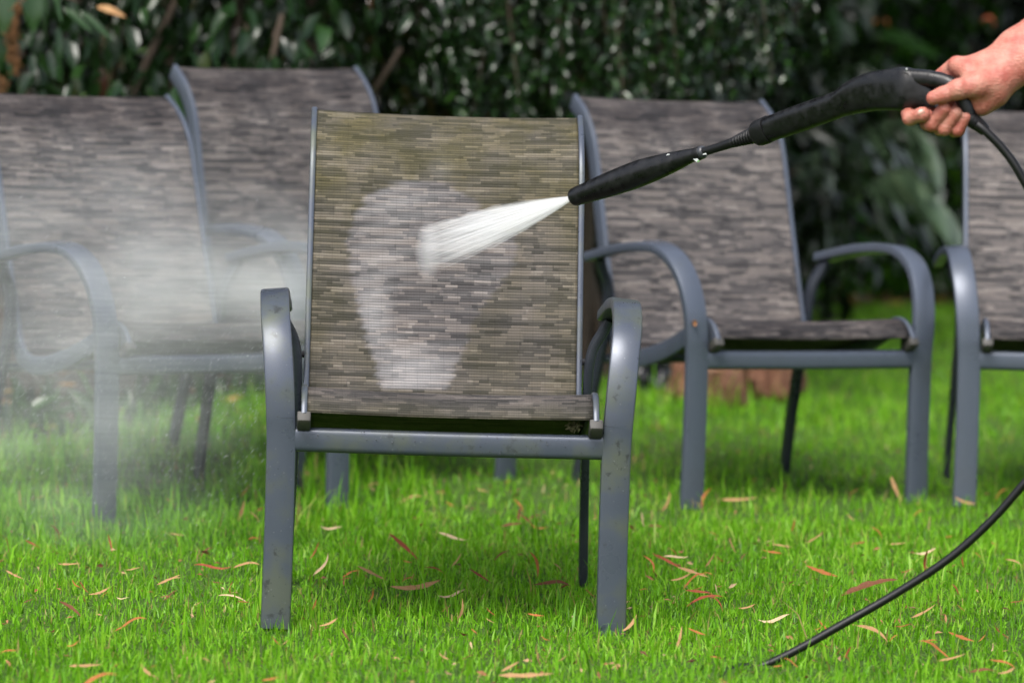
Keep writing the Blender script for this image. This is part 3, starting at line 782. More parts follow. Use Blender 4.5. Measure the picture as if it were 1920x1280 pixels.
LEAVES = """62 1018 34 -30 r;27 1075 38 -20 t;130 1053 45 5 t;143 1093 24 -40 o;187 1105 40 15 t;230 1115 26 -5 p;250 1062 32 12 t;133 1143 52 -35 b;245 1167 70 15 o;317 1087 52 25 t
400 1058 72 5 r;463 1055 52 8 t;437 1117 56 -12 p;433 1102 24 80 r;387 1033 30 35 b;453 965 46 72 t;460 922 28 60 r;478 970 28 -50 t;577 888 38 -32 t;380 972 20 -20 t
333 998 32 -8 t;590 1035 38 58 r;603 1067 52 62 p;621 985 40 -10 p;590 1133 24 70 o;160 1242 66 6 t;180 1273 82 12 o;137 1202 24 20 o;277 1257 38 -35 t;387 1233 20 -30 t
507 1267 34 10 o;17 1217 34 20 o;105 1000 34 -60 b;207 1023 36 -75 r;157 1100 28 -40 r;320 1113 32 30 b;759 1033 76 -45 r;815 1064 38 -15 r;657 1072 42 10 o;698 1077 62 -26 t
780 1093 96 6 t;848 1108 52 5 p;902 1081 52 -36 r;1003 1064 48 -65 o;865 1147 42 80 t;696 1118 30 70 o;617 1164 38 22 t;771 933 46 16 t;844 943 20 -30 o;848 1002 52 -6 p
973 952 34 -65 o;1011 983 34 -8 o;940 1039 36 32 b;1046 1062 22 -50 t;1005 1147 32 -5 o;986 1260 104 4 t;1009 1237 34 -75 t;957 1247 38 25 t;1182 1170 40 45 t;1219 1060 38 -60 o
1232 1041 24 -40 r;1205 977 28 -75 p;857 1052 34 55 t;1036 1091 72 -8 b;1107 1110 28 -30 r;650 1193 34 -60 b;457 1122 22 -10 r;1323 938 42 70 o;1385 934 72 5 t;1679 924 48 -65 t
1810 938 42 -18 t;1877 925 30 35 o;1488 986 28 75 o;1373 1026 34 -65 t;1530 1010 42 35 t;1467 1019 38 -8 t;1449 1032 42 -14 o;1645 1002 34 -60 o;1612 1012 34 8 r;1683 1014 32 5 t
1736 1030 42 8 p;1736 1058 48 88 r;1805 1055 24 -80 o;1902 1051 32 -20 t;1256 1055 58 -32 r;1268 1039 48 5 p;1332 1053 34 58 t;1300 1072 62 -16 t;1277 1080 42 20 t;1302 1087 52 26 o
1311 1104 52 -10 r;1321 1124 72 18 r;1346 1133 38 -52 r;1343 1104 22 -75 p;1401 1133 34 15 t;1452 1154 62 4 p;1541 1072 66 -20 o;1630 1101 112 15 b;1732 1149 54 30 t;1693 1166 34 5 r
1545 1175 34 -50 o;1637 1186 64 -26 t;1803 1193 54 -20 o;1754 1216 68 -22 o;1785 1232 54 18 t;1877 1186 42 -48 r;1842 1193 20 40 o;1792 1104 24 -55 r;1307 1182 38 -22 o;1484 1239 34 -25 o
1881 1244 54 -28 o;1842 1253 52 -10 b;1888 1253 36 15 t;1861 1211 18 80 p;1590 1221 26 60 r;1274 1200 42 75 t;1250 948 44 68 t;1700 1065 24 10 r;1906 1124 28 20 r;1720 905 24 30 o
960 983 44 10 b;985 974 36 -40 b;1000 970 38 25 b;975 966 30 70 b;1395 1040 20 45 b;700 905 26 10 t;905 915 26 -10 t;1130 1010 24 15 r;1165 925 26 -45 t;1230 985 34 -20 b;70 930 26 20 r;320 940 24 -40 t"""
items = [s_.split() for ln in LEAVES.splitlines() for s_ in ln.split(';')]
for _ in range(64):
    items.append([random.uniform(0, 1920), random.uniform(900, 1275), random.uniform(14, 26), random.uniform(-50, 50), random.choice('rotb')])
for i, it in enumerate(items):
    u, v, L, ang = map(float, it[:4]); c = it[4]
    p = ground_px(u, v, .03)
    Lm = L * p[1] / FPX; a = R(ang)
    turn = random.uniform(-.45, .45)
    dirv = Vector((math.cos(a) * math.cos(turn), math.sin(turn) * .9, math.sin(a))).normalized()
    o = bpy.data.objects.new('fallen_leaf', leaf_me[c, i % 6]); COL.objects.link(o)
    upv = Vector((random.uniform(-.3, .3), -.55, 1)).normalized()
    yv = upv.cross(dirv).normalized(); zv = dirv.cross(yv)
    sc = Lm / max(.55, abs(math.cos(turn)))
    mt = Matrix((dirv, yv, zv)).transposed().to_4x4()
    hgt = .024 + .3 * abs(math.sin(a)) * Lm + gz(p[0], p[1])
    o.matrix_world = Matrix.Translation((p[0], p[1], hgt)) @ mt @ Matrix.Scale(sc, 4)
    big = L >= 60
    o['label'] = ('long ' if big else 'small ') + LN[c] + ' fallen leaf lying in the lawn grass'
    o['category'] = 'fallen leaf'
    o['group'] = ('long ' if big else 'small ') + LN[c] + ' leaves fallen on the lawn'

# ------------------------------------------------------------------ vegetation
def leaf_cloud(P, D, L, W, fold=.25, droop=.0, simple=False):
    """one folded leaf per point (5 vertices when simple, else 8 with an oval outline); D direction of the leaf"""
    n = len(P)
    D = D / np.linalg.norm(D, axis=1)[:, None]
    rnd = rng.normal(0, 1, (n, 3)); rnd[:, 2] += 1.2
    S = np.cross(D, rnd); S /= np.linalg.norm(S, axis=1)[:, None] + 1e-9
    Nn = np.cross(S, D)
    L = L[:, None]; W = W[:, None]
    t = P + D * L - Nn * L * (.14 + droop)
    if simple:
        m = P + D * L * .5
        l = P + D * L * .45 - S * W * .5 + Nn * W * fold; r = P + D * L * .45 + S * W * .5 + Nn * W * fold
        V = np.stack([P, l, m, r, t], 1).reshape(-1, 3); o = np.arange(n) * 5
        F = [np.concatenate([np.stack([o, o + 2, o + 1], 1), np.stack([o, o + 3, o + 2], 1), np.stack([o + 1, o + 2, o + 4], 1), np.stack([o + 2, o + 3, o + 4], 1)])]
        return V, F
    m1 = P + D * L * .30 + Nn * L * .02; m2 = P + D * L * .66 - Nn * L * (.04 + .4 * droop)
    l1 = m1 - S * W * .45 + Nn * W * fold; r1 = m1 + S * W * .45 + Nn * W * fold
    l2 = m2 - S * W * .40 + Nn * W * fold * .8; r2 = m2 + S * W * .40 + Nn * W * fold * .8
    V = np.stack([P, l1, m1, r1, l2, m2, r2, t], 1).reshape(-1, 3); o = np.arange(n) * 8
    T = np.concatenate([np.stack([o, o + 2, o + 1], 1), np.stack([o, o + 3, o + 2], 1), np.stack([o + 4, o + 5, o + 7], 1), np.stack([o + 5, o + 6, o + 7], 1)])
    Q = np.concatenate([np.stack([o + 1, o + 2, o + 5, o + 4], 1), np.stack([o + 2, o + 3, o + 6, o + 5], 1)])
    return V, [T, Q]
def tints(n, mu, sd, k=8): return np.repeat(rng.normal(mu, sd, n).clip(0, 1), k)
FM = {
 'dark': mat_blade('glossy_dark_leaf', [(0, (0.0043, 0.0101, 0.0029)), (.5, (0.0086, 0.0216, 0.0058)), (.85, (0.0144, 0.0396, 0.0058)), (1, (0.0432, 0.0216, 0.0086))], .13, .15, .5),
 'broad': mat_blade('broad_green_leaf', [(0, (0.0058, 0.0158, 0.0050)), (.5, (0.0115, 0.0324, 0.0086)), (.9, (0.0230, 0.0612, 0.0144)), (1, (0.0648, 0.0288, 0.0180))], .2, .2, .4),
 'olive': mat_blade('olive_leaf', [(0, (0.0072, 0.0130, 0.0029)), (.45, (0.0180, 0.0302, 0.0043)), (.8, (0.0540, 0.0792, 0.0058)), (1, (0.1008, 0.0432, 0.0108))], .2, .3, .4),
 'fine': mat_blade('fine_glossy_leaf', [(0, (0.0058, 0.0158, 0.0050)), (.6, (0.0115, 0.0324, 0.0086)), (1, (0.0252, 0.0648, 0.0108))], .12, .15, .55),
 'bright': mat_blade('bright_leaf', [(0, (0.0072, 0.0230, 0.0029)), (.6, (0.0187, 0.0648, 0.0043)), (1, (0.0432, 0.1008, 0.0072))], .14, .3, .5),
 'hedge': mat_blade('deep_hedge_leaf', [(0, (0.0029, 0.0065, 0.0022)), (1, (0.0072, 0.0173, 0.0043))], .35, .1, .5),
 'palm': mat_blade('palm_leaflet', [(0, (.022, .042, .022)), (.6, (.06, .10, .052)), (1, (.11, .16, .085))], .25, .2, 1.0),
}
M['bark'] = mat_simple('bark', (.045, .033, .024), .85, .3, bump=.8, bscale=40, var=.8)
M['bark_pale'] = mat_simple('pale_bark', (.16, .13, .075), .85, .3, bump=.6, bscale=30, var=.5)
def stems(base, tips, r0, mat, par, name='trunk'):
    parts = []
    for t in tips:
        b = np.array(base) + rng.normal(0, .05, 3) * (1, 1, 0); b[2] = gz(b[0], b[1]) + .0
        mid = (b * .55 + np.array(t) * .45) + rng.normal(0, .08, 3) * (1, 1, .3)
        p = catmull([b - (0, 0, .05), b * .8 + mid * .2, mid, np.array(t)], 5)
        parts.append(sweep(p, circ(1, 7), (.9, .3, .1), scales=np.linspace(r0, r0 * .25, len(p))))
    v, f = merge(parts); return obj(name, mesh_from(name, v, f, mat), par)
def shrub(name, label, u, Y, half, zr, n, L, W, mat, mu=.5, sd=.22, hang=.3, tips=7, r0=.025, clump=24, bark='bark', group=None, depth=.8, shell=None):
    """a crown of clumped leaves around real stems; half = half width in metres"""
    cx = px(u, 300, Y)[0]
    e = empty(name, (cx, Y, 0), label=label, category='shrub')
    if group: e['group'] = group
    nc = max(8, n // clump)
    C = rng.uniform(-1, 1, (nc, 3))
    C = C[np.linalg.norm(C[:, :2], axis=1) < 1]; nc = len(C)
    C = np.stack([C[:, 0] * half, C[:, 1] * depth, (zr[0] + zr[1]) / 2 + C[:, 2] * (zr[1] - zr[0]) / 2], 1)
    who = rng.integers(0, nc, n)
    off = rng.normal(0, 1, (n, 3)) * (.14, .14, .11) * max(.6, half)
    P = C[who] + off
    D = off * 3 + rng.normal(0, .35, (n, 3)); D[:, 1] -= .25; D[:, 2] -= hang * 1.2
    Ls = rng.uniform(*L, n); Ws = Ls * rng.uniform(*W, n)
    V, F = leaf_cloud(P, D, Ls, Ws, droop=.15 * hang)
    V[:, 2] = np.maximum(V[:, 2], .03)
    obj('crown', fast_mesh('crown', V, F, mat, {'tint': tints(n, mu, sd) if True else None}), e, kind='stuff')
    tp = C[rng.choice(nc, min(tips, nc), replace=False)]
    s_ = stems((0, 0, 0), tp, r0, M[bark], e)
    return e
G = 'shrubs massed behind the chairs'
shrub('broad_leaf_shrub', 'dark shrub with broad drooping leaves above the misty chair', 90, 10.9, .75, (.62, 2.4), 2600, (.06, .11), (.36, .5), FM['broad'], .45, .25, .8, 8, .03, 14, group=G, depth=.6)
shrub('willow_leaf_shrub', 'dark shrub with narrow hanging leaves behind the half hidden chair', 470, 11.6, .75, (.62, 2.5), 4000, (.06, .10), (.24, .36), FM['dark'], .5, .28, .9, 8, .028, 16, group=G, depth=.6)
shrub('olive_shrub', 'loose olive and yellow-green shrub with brown branches', 760, 12.4, .62, (.45, 2.4), 2600, (.06, .11), (.4, .55), FM['olive'], .5, .25, .5, 8, .03, 18, group=G, depth=.6)
shrub('dense_bush', 'dense dark glossy bush low behind the sprayed chair', 1000, 14.2, 1.2, (.05, 2.2), 5200, (.07, .13), (.4, .55), FM['hedge'], .6, .3, .4, 9, .03, 24, group=G)
shrub('glossy_bush', 'bright green glossy-leaved bush left of the palm fronds', 1540, 16.6, .62, (.0, 1.5), 2600, (.06, .12), (.4, .6), FM['bright'], .45, .25, .5, 8, .025, 18, group=G, depth=.5)
shrub('shaded_bush', 'deep green shaded bush behind the palm fronds', 1800, 17.6, 1.2, (.05, 2.6), 5200, (.06, .11), (.35, .5), FM['dark'], .5, .22, .4, 9, .03, 24, group=G)
shrub('low_shrub', 'low dark shrub on the brown soil behind the misty chair', 250, 12.6, 1.1, (.02, .9), 3000, (.05, .09), (.35, .5), FM['dark'], .55, .25, .4, 9, .02, 20, group=G)

# weeping fine-leaved shrub: hanging strands set with small shiny leaves
cx = px(1150, 200, 11.6)[0]
e = empty('weeping_shrub', (cx, 11.6, 0), label='weeping shrub with tiny shiny leaves hanging on strands', category='shrub')
Pl, Dl = [], []; strands = []
for i in range(300):
    x = rng.choice([-.55, -.43, -.36, -.2, -.08, .06, .14, .3, .38, .45]) + rng.normal(0, .045) if i % 4 else rng.uniform(-.62, .48); y = rng.uniform(-.55, .5)
    low = np.interp(x, [-.62, -.42, -.25, 0, .3, .42, .48], [1.0, .80, .76, .82, .88, 1.0, 1.1]) + abs(rng.normal(0, .12))
    top = 1.9 + rng.uniform(-.2, .5)
    sway = rng.normal(0, .10, 2)
    nl = int((top - low) / .014)
    tt = np.linspace(0, 1, nl)
    q = np.stack([x + sway[0] * tt ** 1.5, y + sway[1] * tt ** 1.5 - .1 * tt, top - (top - low) * tt], 1)
    if i % 3 == 0: strands.append(sweep(q[::8], circ(.002, 4), (1, 0, 0)))
    Pl.append(q); d = rng.normal(0, .8, (nl, 3)); d[:, 2] -= .9; d[:, 1] -= .3; Dl.append(d)
P = np.concatenate(Pl); D = np.concatenate(Dl); n = len(P)
Ls = rng.uniform(.024, .045, n); V, F = leaf_cloud(P, D, Ls, Ls * rng.uniform(.4, .58, n))
obj('crown', fast_mesh('crown', V, F, FM['fine'], {'tint': tints(n, .5, .25)}), e, kind='stuff')
v, f = merge(strands); obj('strands', mesh_from('strands', v, f, M['bark']), e, kind='stuff')
stems((0, .35, 0), [(-.3, .2, 2.2), (.1, .3, 2.4), (.3, .1, 2.2)], .04, M['bark'], e)

# tall trees further back that close the view: each its own trunk and crown
for i, (x, y) in enumerate([(-3.2, 15.5), (-1.9, 15.0), (-.5, 16.5), (.9, 19.2), (2.2, 20.4), (3.6, 19.6), (-4.6, 14.0), (4.9, 20.5)]):
    e = empty('evergreen_tree', (x, y, 0), label='tall shaded evergreen tree closing the view behind the shrubs', category='tree', group='evergreen trees at the back of the garden')
    n = 5200
    C = rng.uniform(-1, 1, (170, 3)); C = np.stack([C[:, 0] * 1.05, C[:, 1] * .7, 2.1 + C[:, 2] * 2.2], 1)
    # unseen spreading limbs, added to block sky light over the shrubs in front
    reach = (y - 10.5) if x < -1 else ((y - 11.3) if x < .2 else 5.2)
    C2 = np.stack([rng.uniform(-1.2, 1.2, 260), -rng.uniform(0, reach, 260), 2.7 + rng.uniform(0, 2.2, 260)], 1)
    C = np.concatenate([C, C2]); n = 10500
    who = rng.integers(0, len(C), n); off = rng.normal(0, .2, (n, 3)); P = C[who] + off; P[:, 2] = P[:, 2].clip(.05, 7)
    D = off + rng.normal(0, .1, (n, 3)); D[:, 2] -= .1
    Ls = rng.uniform(.14, .26, n); V, F = leaf_cloud(P, D, Ls, Ls * rng.uniform(.45, .65, n), simple=True)
    obj('crown', fast_mesh('crown', V, F, FM['hedge'], {'tint': tints(n, .5, .3, 5)}), e, kind='stuff')
    stems((0, 0, 0), [C[j] for j in rng.choice(170, 7, replace=False)], .09, M['bark'], e)

# bare pale trunks showing in the gap under the left shrubs
for (u, v0, v1, Y, r) in ((200, 86, 148, 11.9, .022), (232, 130, 190, 11.7, .020)):
    t = px(u, v0 - 40, Y); b = np.array([t[0] + .03, Y + .05, .0])
    e = empty('bare_stem', tuple(b), label='thick pale bare stem in shadow under the drooping leaves' if u < 220 else 'thinner pale bare stem beside the thick one in shadow', category='stem')
    v, f = sweep(catmull([b - b + (0, 0, -.03), (t - b) * .5 + (.02, 0, 0), t - b, (t - b) * 1.5], 5), circ(1, 9), (1, 0, 0), scales=np.linspace(r * 1.1, r * .8, 16))
    obj('stem', mesh_from('stem', v, f, M['bark_pale']), e)
# slanting brown branch through the olive shrub
b0, b1 = px(665, 205, 12.0), px(880, -40, 12.1)
e = empty('fallen_branch', tuple(b0), label='slanting brown branch leaning through the olive shrub', category='branch')
g0 = px(560, 330, 12.0); g0[2] = 0
v, f = sweep(catmull([g0 - b0, (0, 0, 0), (b1 - b0) * .5 + (.02, 0, -.02), b1 - b0], 6), circ(1, 8), (1, 0, .2), scales=np.linspace(.022, .012, 19))
obj('limb', mesh_from('limb', v, f, M['bark']), e)

# overhanging sprig of broad leaves with rusty seed spikes near the misty chair
def big_leaf(parent, base, tip, width, mat, tint, normal=(0, -1, .4), cup=.18, n=12, name='leaf'):
    base = np.array(base); tip = np.array(tip); d = tip - base; L = np.linalg.norm(d); d = d / L
    nn = np.array(normal, float); s = np.cross(d, nn); s /= np.linalg.norm(s); nn = np.cross(s, d)
    V = []; cols = (-1, -.5, 0, .5, 1)
    for i in range(n):
        t = i / (n - 1); w = width / 2 * (math.sin(math.pi * t ** .75) ** .8 + .01)
        for c in cols:
            V.append(base + d * L * t + s * c * w + nn * (cup * abs(c) * w - .10 * L * t * t + .012 * L * math.sin(9 * t + 4 * abs(c)) * abs(c)))
    k = 5
    F = [(i * k + j, i * k + j + 1, (i + 1) * k + j + 1, (i + 1) * k + j) for i in range(n - 1) for j in range(k - 1)]
    return obj(name, mesh_from(name, V, F, mat, attrs={'tint': np.full(len(V), tint)}), parent)
SY = 10.0
o0 = px(-30, -60, SY)
e = empty('leafy_branch', tuple(o0), label='overhanging branch tip with broad veined leaves and rusty seed spikes', category='branch')
v, f = sweep(catmull([px(-120, -200, SY + .2) - o0, (0, 0, 0), px(30, -20, SY) - o0, px(95, -12, SY - .03) - o0, px(150, 5, SY) - o0], 6), circ(1, 7), (0, 1, 0), scales=np.linspace(.008, .003, 25))
obj('stem', mesh_from('stem', v, f, M['bark']), e)
for (u0, v0, u1, v1, w, tn, dy, nr) in ((62, -20, 62, 62, .050, .75, -.03, (.3, -1, .5)), (18, -18, 2, 66, .055, .7, -.01, (-.2, -1, .3)), (38, -25, 35, 20, .04, .6, .02, (.1, -1, .6)),
        (85, -15, 82, 75, .018, .6, .03, (0, -1, .4)), (100, -15, 118, 42, .016, .9, .0, (.4, -1, 1)), (110, 50, 112, 130, .022, .6, .04, (.4, -1, .6)), (5, 60, 2, 135, .03, .6, .02, (.6, -1, .5)),
        (120, 15, 175, 58, .02, .8, .03, (0, -1, .9)), (92, 95, 103, 150, .022, .5, .05, (.1, -1, .5)), (150, 20, 215, 75, .02, .7, .06, (.1, -1, .7)), (48, 62, 40, 95, .03, .5, .02, (.2, -1, .5)),
        (18, 100, 22, 150, .022, .55, .02, (.2, -1, .5)), (60, 100, 62, 140, .02, .5, .03, (.2, -1, .5)), (-5, 205, 8, 222, .02, .8, -.02, (.2, -1, .5))):
    big_leaf(e, px(u0, v0, SY + dy) - o0, px(u1, v1, SY + dy - .02) - o0, w, FM['broad'], tn, nr)
big_leaf(e, px(182, 12, SY + .1) - o0, px(236, 28, SY + .08) - o0, .026, LM['t'], .9, (0, -1, 1.2))
M['seed'] = mat_simple('rusty_seed', (.085, .040, .014), .8, .3, var=.8, bscale=300)
for (u0, v0, u1, v1, r) in ((36, 5, 24, 70, 9), (24, 62, 20, 118, 14), (30, 110, 30, 140, 7), (4, 150, 4, 196, 12), (12, 190, 14, 214, 5)):
    parts = []
    for k in range(150):
        t = rng.random(); rr = r * (1 - .5 * t) * SY / FPX
        p = px(u0 + (u1 - u0) * t, v0 + (v1 - v0) * t, SY - .05) - o0 + rng.normal(0, .6, 3) * rr
        q = .0032
        parts.append(([p + (q, 0, 0), p + (-q * .5, q * .8, 0), p + (-q * .5, -q * .8, 0), p + (0, 0, q * 1.3), p + (0, 0, -q * 1.3)], [(0, 1, 3), (1, 2, 3), (2, 0, 3), (1, 0, 4), (2, 1, 4), (0, 2, 4)]))
    v, f = merge(parts); obj('seed_spike', mesh_from('seed_spike', v, f, M['seed']), e)

# palm: arching fronds with separate leaflets
pb = px(1560, 300, 14.8); pb[2] = .03
e = empty('palm', tuple(pb), label='small palm with arching pale fronds reaching over the lawn edge', category='palm')
lv, lf = [], []
nL = 7
for i in range(nL):
    t = i / (nL - 1); w = .5 * (math.sin(math.pi * (t * .94 + .05)) ** .7)
    for c in (-1, 0, 1): lv.append((t, c * w, (.18 * abs(c)) * w - .35 * t * t * 0))
lf = [(i * 3 + j, i * 3 + j + 1, i * 3 + j + 4, i * 3 + j + 3) for i in range(nL - 1) for j in range(2)]
leaflet_me = {t: mesh_from('leaflet', lv, lf, FM['palm'], attrs={'tint': np.full(len(lv), t)}) for t in (.3, .6, .9)}
def frond(pts, Y, ll, nl, side_px):
    W = [px(a, b, Y + dy) - pb for a, b, dy in pts]
    P = catmull(np.array([np.zeros(3), W[0] * (.5, .5, .8)] + W), 8)
    v, f = sweep(P, circ(1, 7), (0, 1, 0), scales=np.linspace(.012, .003, len(P)))
    fr = obj('frond', mesh_from('frond', v, f, FM['palm'], attrs={'tint': np.full(len(v), .6)}), e)
    T = np.gradient(P, axis=0); T /= np.linalg.norm(T, axis=1)[:, None]
    st = int(len(P) * .36)
    ii = np.linspace(st, len(P) - 1, nl)
    for q in ii:
        i0 = int(q); p = P[i0] + (P[min(i0 + 1, len(P) - 1)] - P[i0]) * (q - i0); t = T[i0]
        for s_ in (-1, 1):
            s3 = np.array([0, s_ * .75, 0]); down = np.array([0, 0, -1.0])
            d = t * .55 + s3 * random.uniform(.55, 1.0) + down * random.uniform(.55, .95); d /= np.linalg.norm(d)
            o = obj('leaflet', leaflet_me[random.choice((.3, .6, .9))], fr)
            dv = Vector(d); up_ = Vector((.2, -.6 * 1, .8)); y_ = up_.cross(dv).normalized(); z_ = dv.cross(y_)
            Lf = ll * random.uniform(.8, 1.1) * (1 - .45 * ((q - st) / (len(P) - st)) ** 2)
            o.matrix_local = Matrix.Translation(p) @ Matrix((dv, y_, z_)).transposed().to_4x4() @ Matrix.Diagonal((Lf, .055, .055, 1))
frond([(1600, 262, 0), (1680, 228, -.15), (1738, 262, -.25), (1752, 335, -.3)], 14.2, .27, 20, 1)
frond([(1625, 350, -.1), (1690, 318, -.3), (1745, 360, -.45), (1790, 420, -.5), (1806, 470, -.5)], 14.0, .26, 24, 1)
frond([(1540, 290, .1), (1500, 300, -.1), (1460, 350, -.15), (1440, 420, -.2)], 14.9, .24, 16, 1)
frond([(1560, 240, .2), (1570, 150, .1), (1600, 110, -.1), (1640, 140, -.15)], 15.1, .24, 16, 1)

# large-leaved understorey plant
pb2 = px(1500, 300, 15.6); pb2[2] = .03
e = empty('large_leaf_plant', tuple(pb2), label='shade plant with a few very large dark paddle leaves above the palm', category='plant')
st_parts = []
for (u0, v0, u1, v1, w, tn, dy, nr) in ((1310, 75, 1480, 150, .15, .5, 0, (.2, -.6, 1)), (1648, 60, 1765, 100, .09, .8, -.2, (.1, -.7, 1)), (1560, 5, 1605, 150, .10, .8, 0, (.5, -1, .3)), (1590, -40, 1640, 30, .11, .6, .1, (.3, -1, .5)),
        (1545, 360, 1648, 415, .08, .8, -.3, (.1, -.7, 1)), (1480, 400, 1540, 330, .08, .7, -.1, (-.2, -.7, 1)), (1600, 430, 1650, 480, .06, .7, -.3, (.2, -.8, 1)), (1440, 40, 1500, 170, .07, .4, .2, (.6, -1, .2))):
    a = px(u0, v0, 15.4 + dy) - pb2; b = px(u1, v1, 15.3 + dy) - pb2
    big_leaf(e, a, b, w, FM['broad'], tn, nr)
    st_parts.append(sweep(catmull([(rng.normal(0, .04), 0, 0), a * .5 + (0, .1, .15), a], 5), circ(.006, 5), (0, 1, 0)))
v, f = merge(st_parts); obj('stalks', mesh_from('stalks', v, f, FM['palm'], attrs={'tint': np.full(len(v), .2)}), e)
for (u, v_, c, nm, Y) in ((1652, 42, 'o', 'yellowed dead leaf caught on a large paddle leaf', 15.0), (1855, 40, 'r', 'reddish leaf hanging among dark foliage above the hand', 14.0)):
    p = px(u, v_, Y); o = bpy.data.objects.new('withered_leaf', leaf_me[c, 2]); COL.objects.link(o)
    o.matrix_world = Matrix.Translation(p) @ rotmat(.3, .4, 1.1) @ Matrix.Diagonal((.060, .17, .15, 1))
    o['label'] = nm; o['category'] = 'leaf'

# tiny dry scraps sunk in the lawn
n = 2600
x = rng.uniform(-2, 2, n); y = rng.uniform(5.8, 10.5, n); kp = (np.abs(x) < .135 * y + .3) & (y < bed_edge(x)) & (rng.random(n) < .55 + .45 * np.sin(x * 4.1 + 1.7 * np.sin(y * 2.3)))
x, y = x[kp], y[kp]; n = len(x)
P = np.stack([x, y, gz(x, y) + rng.uniform(.006, .026, n)], 1); D = rng.normal(0, 1, (n, 3)); D[:, 2] *= .45
Ls = rng.uniform(.008, .024, n); V, F = leaf_cloud(P, D, Ls, Ls * rng.uniform(.15, .4, n), simple=True)
obj('dry_scraps', fast_mesh('dry_scraps', V, F, mat_blade('dry_scrap', [(0, (.07, .03, .018)), (.35, (.18, .06, .03)), (.65, (.30, .14, .06)), (1, (.42, .30, .18))], .7, .1, .3), {'tint': np.repeat(rng.random(n), 5)}), kind='stuff', label='tiny scraps of dry leaf sunk in the lawn', category='leaf litter')

# leaf litter and weeds on the bed
n = 5000
x = rng.uniform(-3, 4, n); y = bed_edge(x) + rng.uniform(-.15, 3.0, n) ** 1
P = np.stack([x, y, gz(x, y) + .02 + .06 * smooth(0, 1.2, y - bed_edge(x))], 1)
D = rng.normal(0, 1, (n, 3)); D[:, 2] *= .25
Ls = rng.uniform(.04, .09, n); V, F = leaf_cloud(P, D, Ls, Ls * rng.uniform(.25, .45, n))
LITTER = mat_blade('leaf_litter', [(0, (.03, .02, .012)), (.4, (.10, .055, .03)), (.7, (.22, .12, .06)), (.88, (.36, .2, .05)), (1, (.12, .16, .03))], .7, .1, .3)
obj('leaf_litter', fast_mesh('leaf_litter', V, F, LITTER, {'tint': np.repeat(rng.random(n), 8)}), kind='stuff', label='brown leaf litter covering the soil of the planted bed', category='leaf litter')
n = 1500
x = np.concatenate([rng.uniform(-2.4, .2, n // 2), rng.uniform(.2, 2.6, n - n // 2)]); y = bed_edge(x) + rng.uniform(-.1, .5, n)
P = np.stack([x, y, np.full(n, .04)], 1) + rng.normal(0, .02, (n, 3)) * (1, 1, .6)
D = rng.normal(0, .6, (n, 3)); D[:, 2] = abs(D[:, 2]) + .6
Ls = rng.uniform(.06, .16, n); V, F = leaf_cloud(P, D, Ls, Ls * rng.uniform(.12, .3, n)); V[:, 2] = np.maximum(V[:, 2], .01)
obj('weeds', fast_mesh('weeds', V, F, FM['bright'], {'tint': tints(n, .55, .25)}), kind='stuff', label='straggling green weeds along the bed edge', category='weeds')

# ------------------------------------------------------------------ log pieces and crumpled sheet behind the clean chair
def mat_log():
    k = NT('reddish_bark'); co = k.n('TexCoord').outputs['Object']
    st = k.n('Mapping', {'Vector': co, 'Scale': (1, 1, .25)}).outputs[0]
    n1 = k.noise(st, 32, 5, .7); n2 = k.noise(co, 12, 4)
    col = k.ramp(n1, [(.32, (.035, .015, .009)), (.46, (.14, .058, .032)), (.6, (.25, .12, .07)), (.75, (.32, .21, .15))])
    col = k.mix(k.math('MULTIPLY', n2, .4), col, c4(.16, .10, .075))
    b = k.n('Bump', {'Height': n1, 'Strength': 1, 'Distance': .02}).outputs[0]
    return k.surf(k.pbsdf(col, .85, .25, Normal=b))
M['log'] = mat_log(); M['cutwood'] = mat_simple('cut_wood', (.22, .14, .08), .8, .3, var=.4, bscale=60)
def rough_lump(name, c, size, mat, amp, seed, parent=None, seg=26, rings=14, topflat=.3):
    r = np.random.default_rng(seed); ph = r.uniform(0, 6.28, 12)
    V = []; F = []
    for j in range(rings + 1):
        b = -math.pi / 2 + math.pi * j / rings
        for i in range(seg):
            a = 2 * math.pi * i / seg
            d = 1 + amp * (math.sin(3 * a + ph[0]) * .5 + math.sin(7 * a + ph[1] + 2 * b) * .4 + math.sin(13 * a + ph[2]) * .3 + math.sin(5 * b + 3 * a + ph[3]) * .4 + r.normal(0, .25))
            q = np.array([math.copysign(abs(math.cos(b)) ** .45, 1) * math.cos(a) * d, math.copysign(abs(math.cos(b)) ** .45, 1) * math.sin(a) * d, math.copysign(abs(math.sin(b)) ** .6, math.sin(b))])
            V.append(q * size)
    for j in range(rings):
        for i in range(seg):
            F.append((j * seg + i, j * seg + (i + 1) % seg, (j + 1) * seg + (i + 1) % seg, (j + 1) * seg + i))
    return mesh_from(name, V, F, mat, 50)
for (u, v, w, h, lb, sd_) in ((1328, 772, .105, .085, 'knotty reddish-brown log chunk beside the dark crumpled sheet', 3), (1452, 752, .095, .075, 'smoother reddish-brown log chunk beside the knotty one', 5)):
    p = ground_px(u, v); p[1] += .05
    e = empty('log_chunk', (p[0], p[1], 0), label=lb, category='log', group='log chunks behind the clean chair')
    o = obj('bark', rough_lump('bark', None, (w, .10, h), M['log'], .19, sd_), e); o.location = (0, 0, h * .85)
    v_, f_ = sweep([(-w * .2, .02, h * 1.78), (-w * .2, .02, h * 1.86)], circ(w * .62, 14) * (1, .8), (1, 0, 0))
    obj('cut_face', mesh_from('cut_face', v_, f_, M['cutwood'], 40), e)
p = ground_px(1232, 752); p[1] += .05
k = NT('dark_sheet'); co = k.n('TexCoord').outputs['Object']; vn = k.n('TexVoronoi', {'Vector': co, 'Scale': 22}).outputs[0]
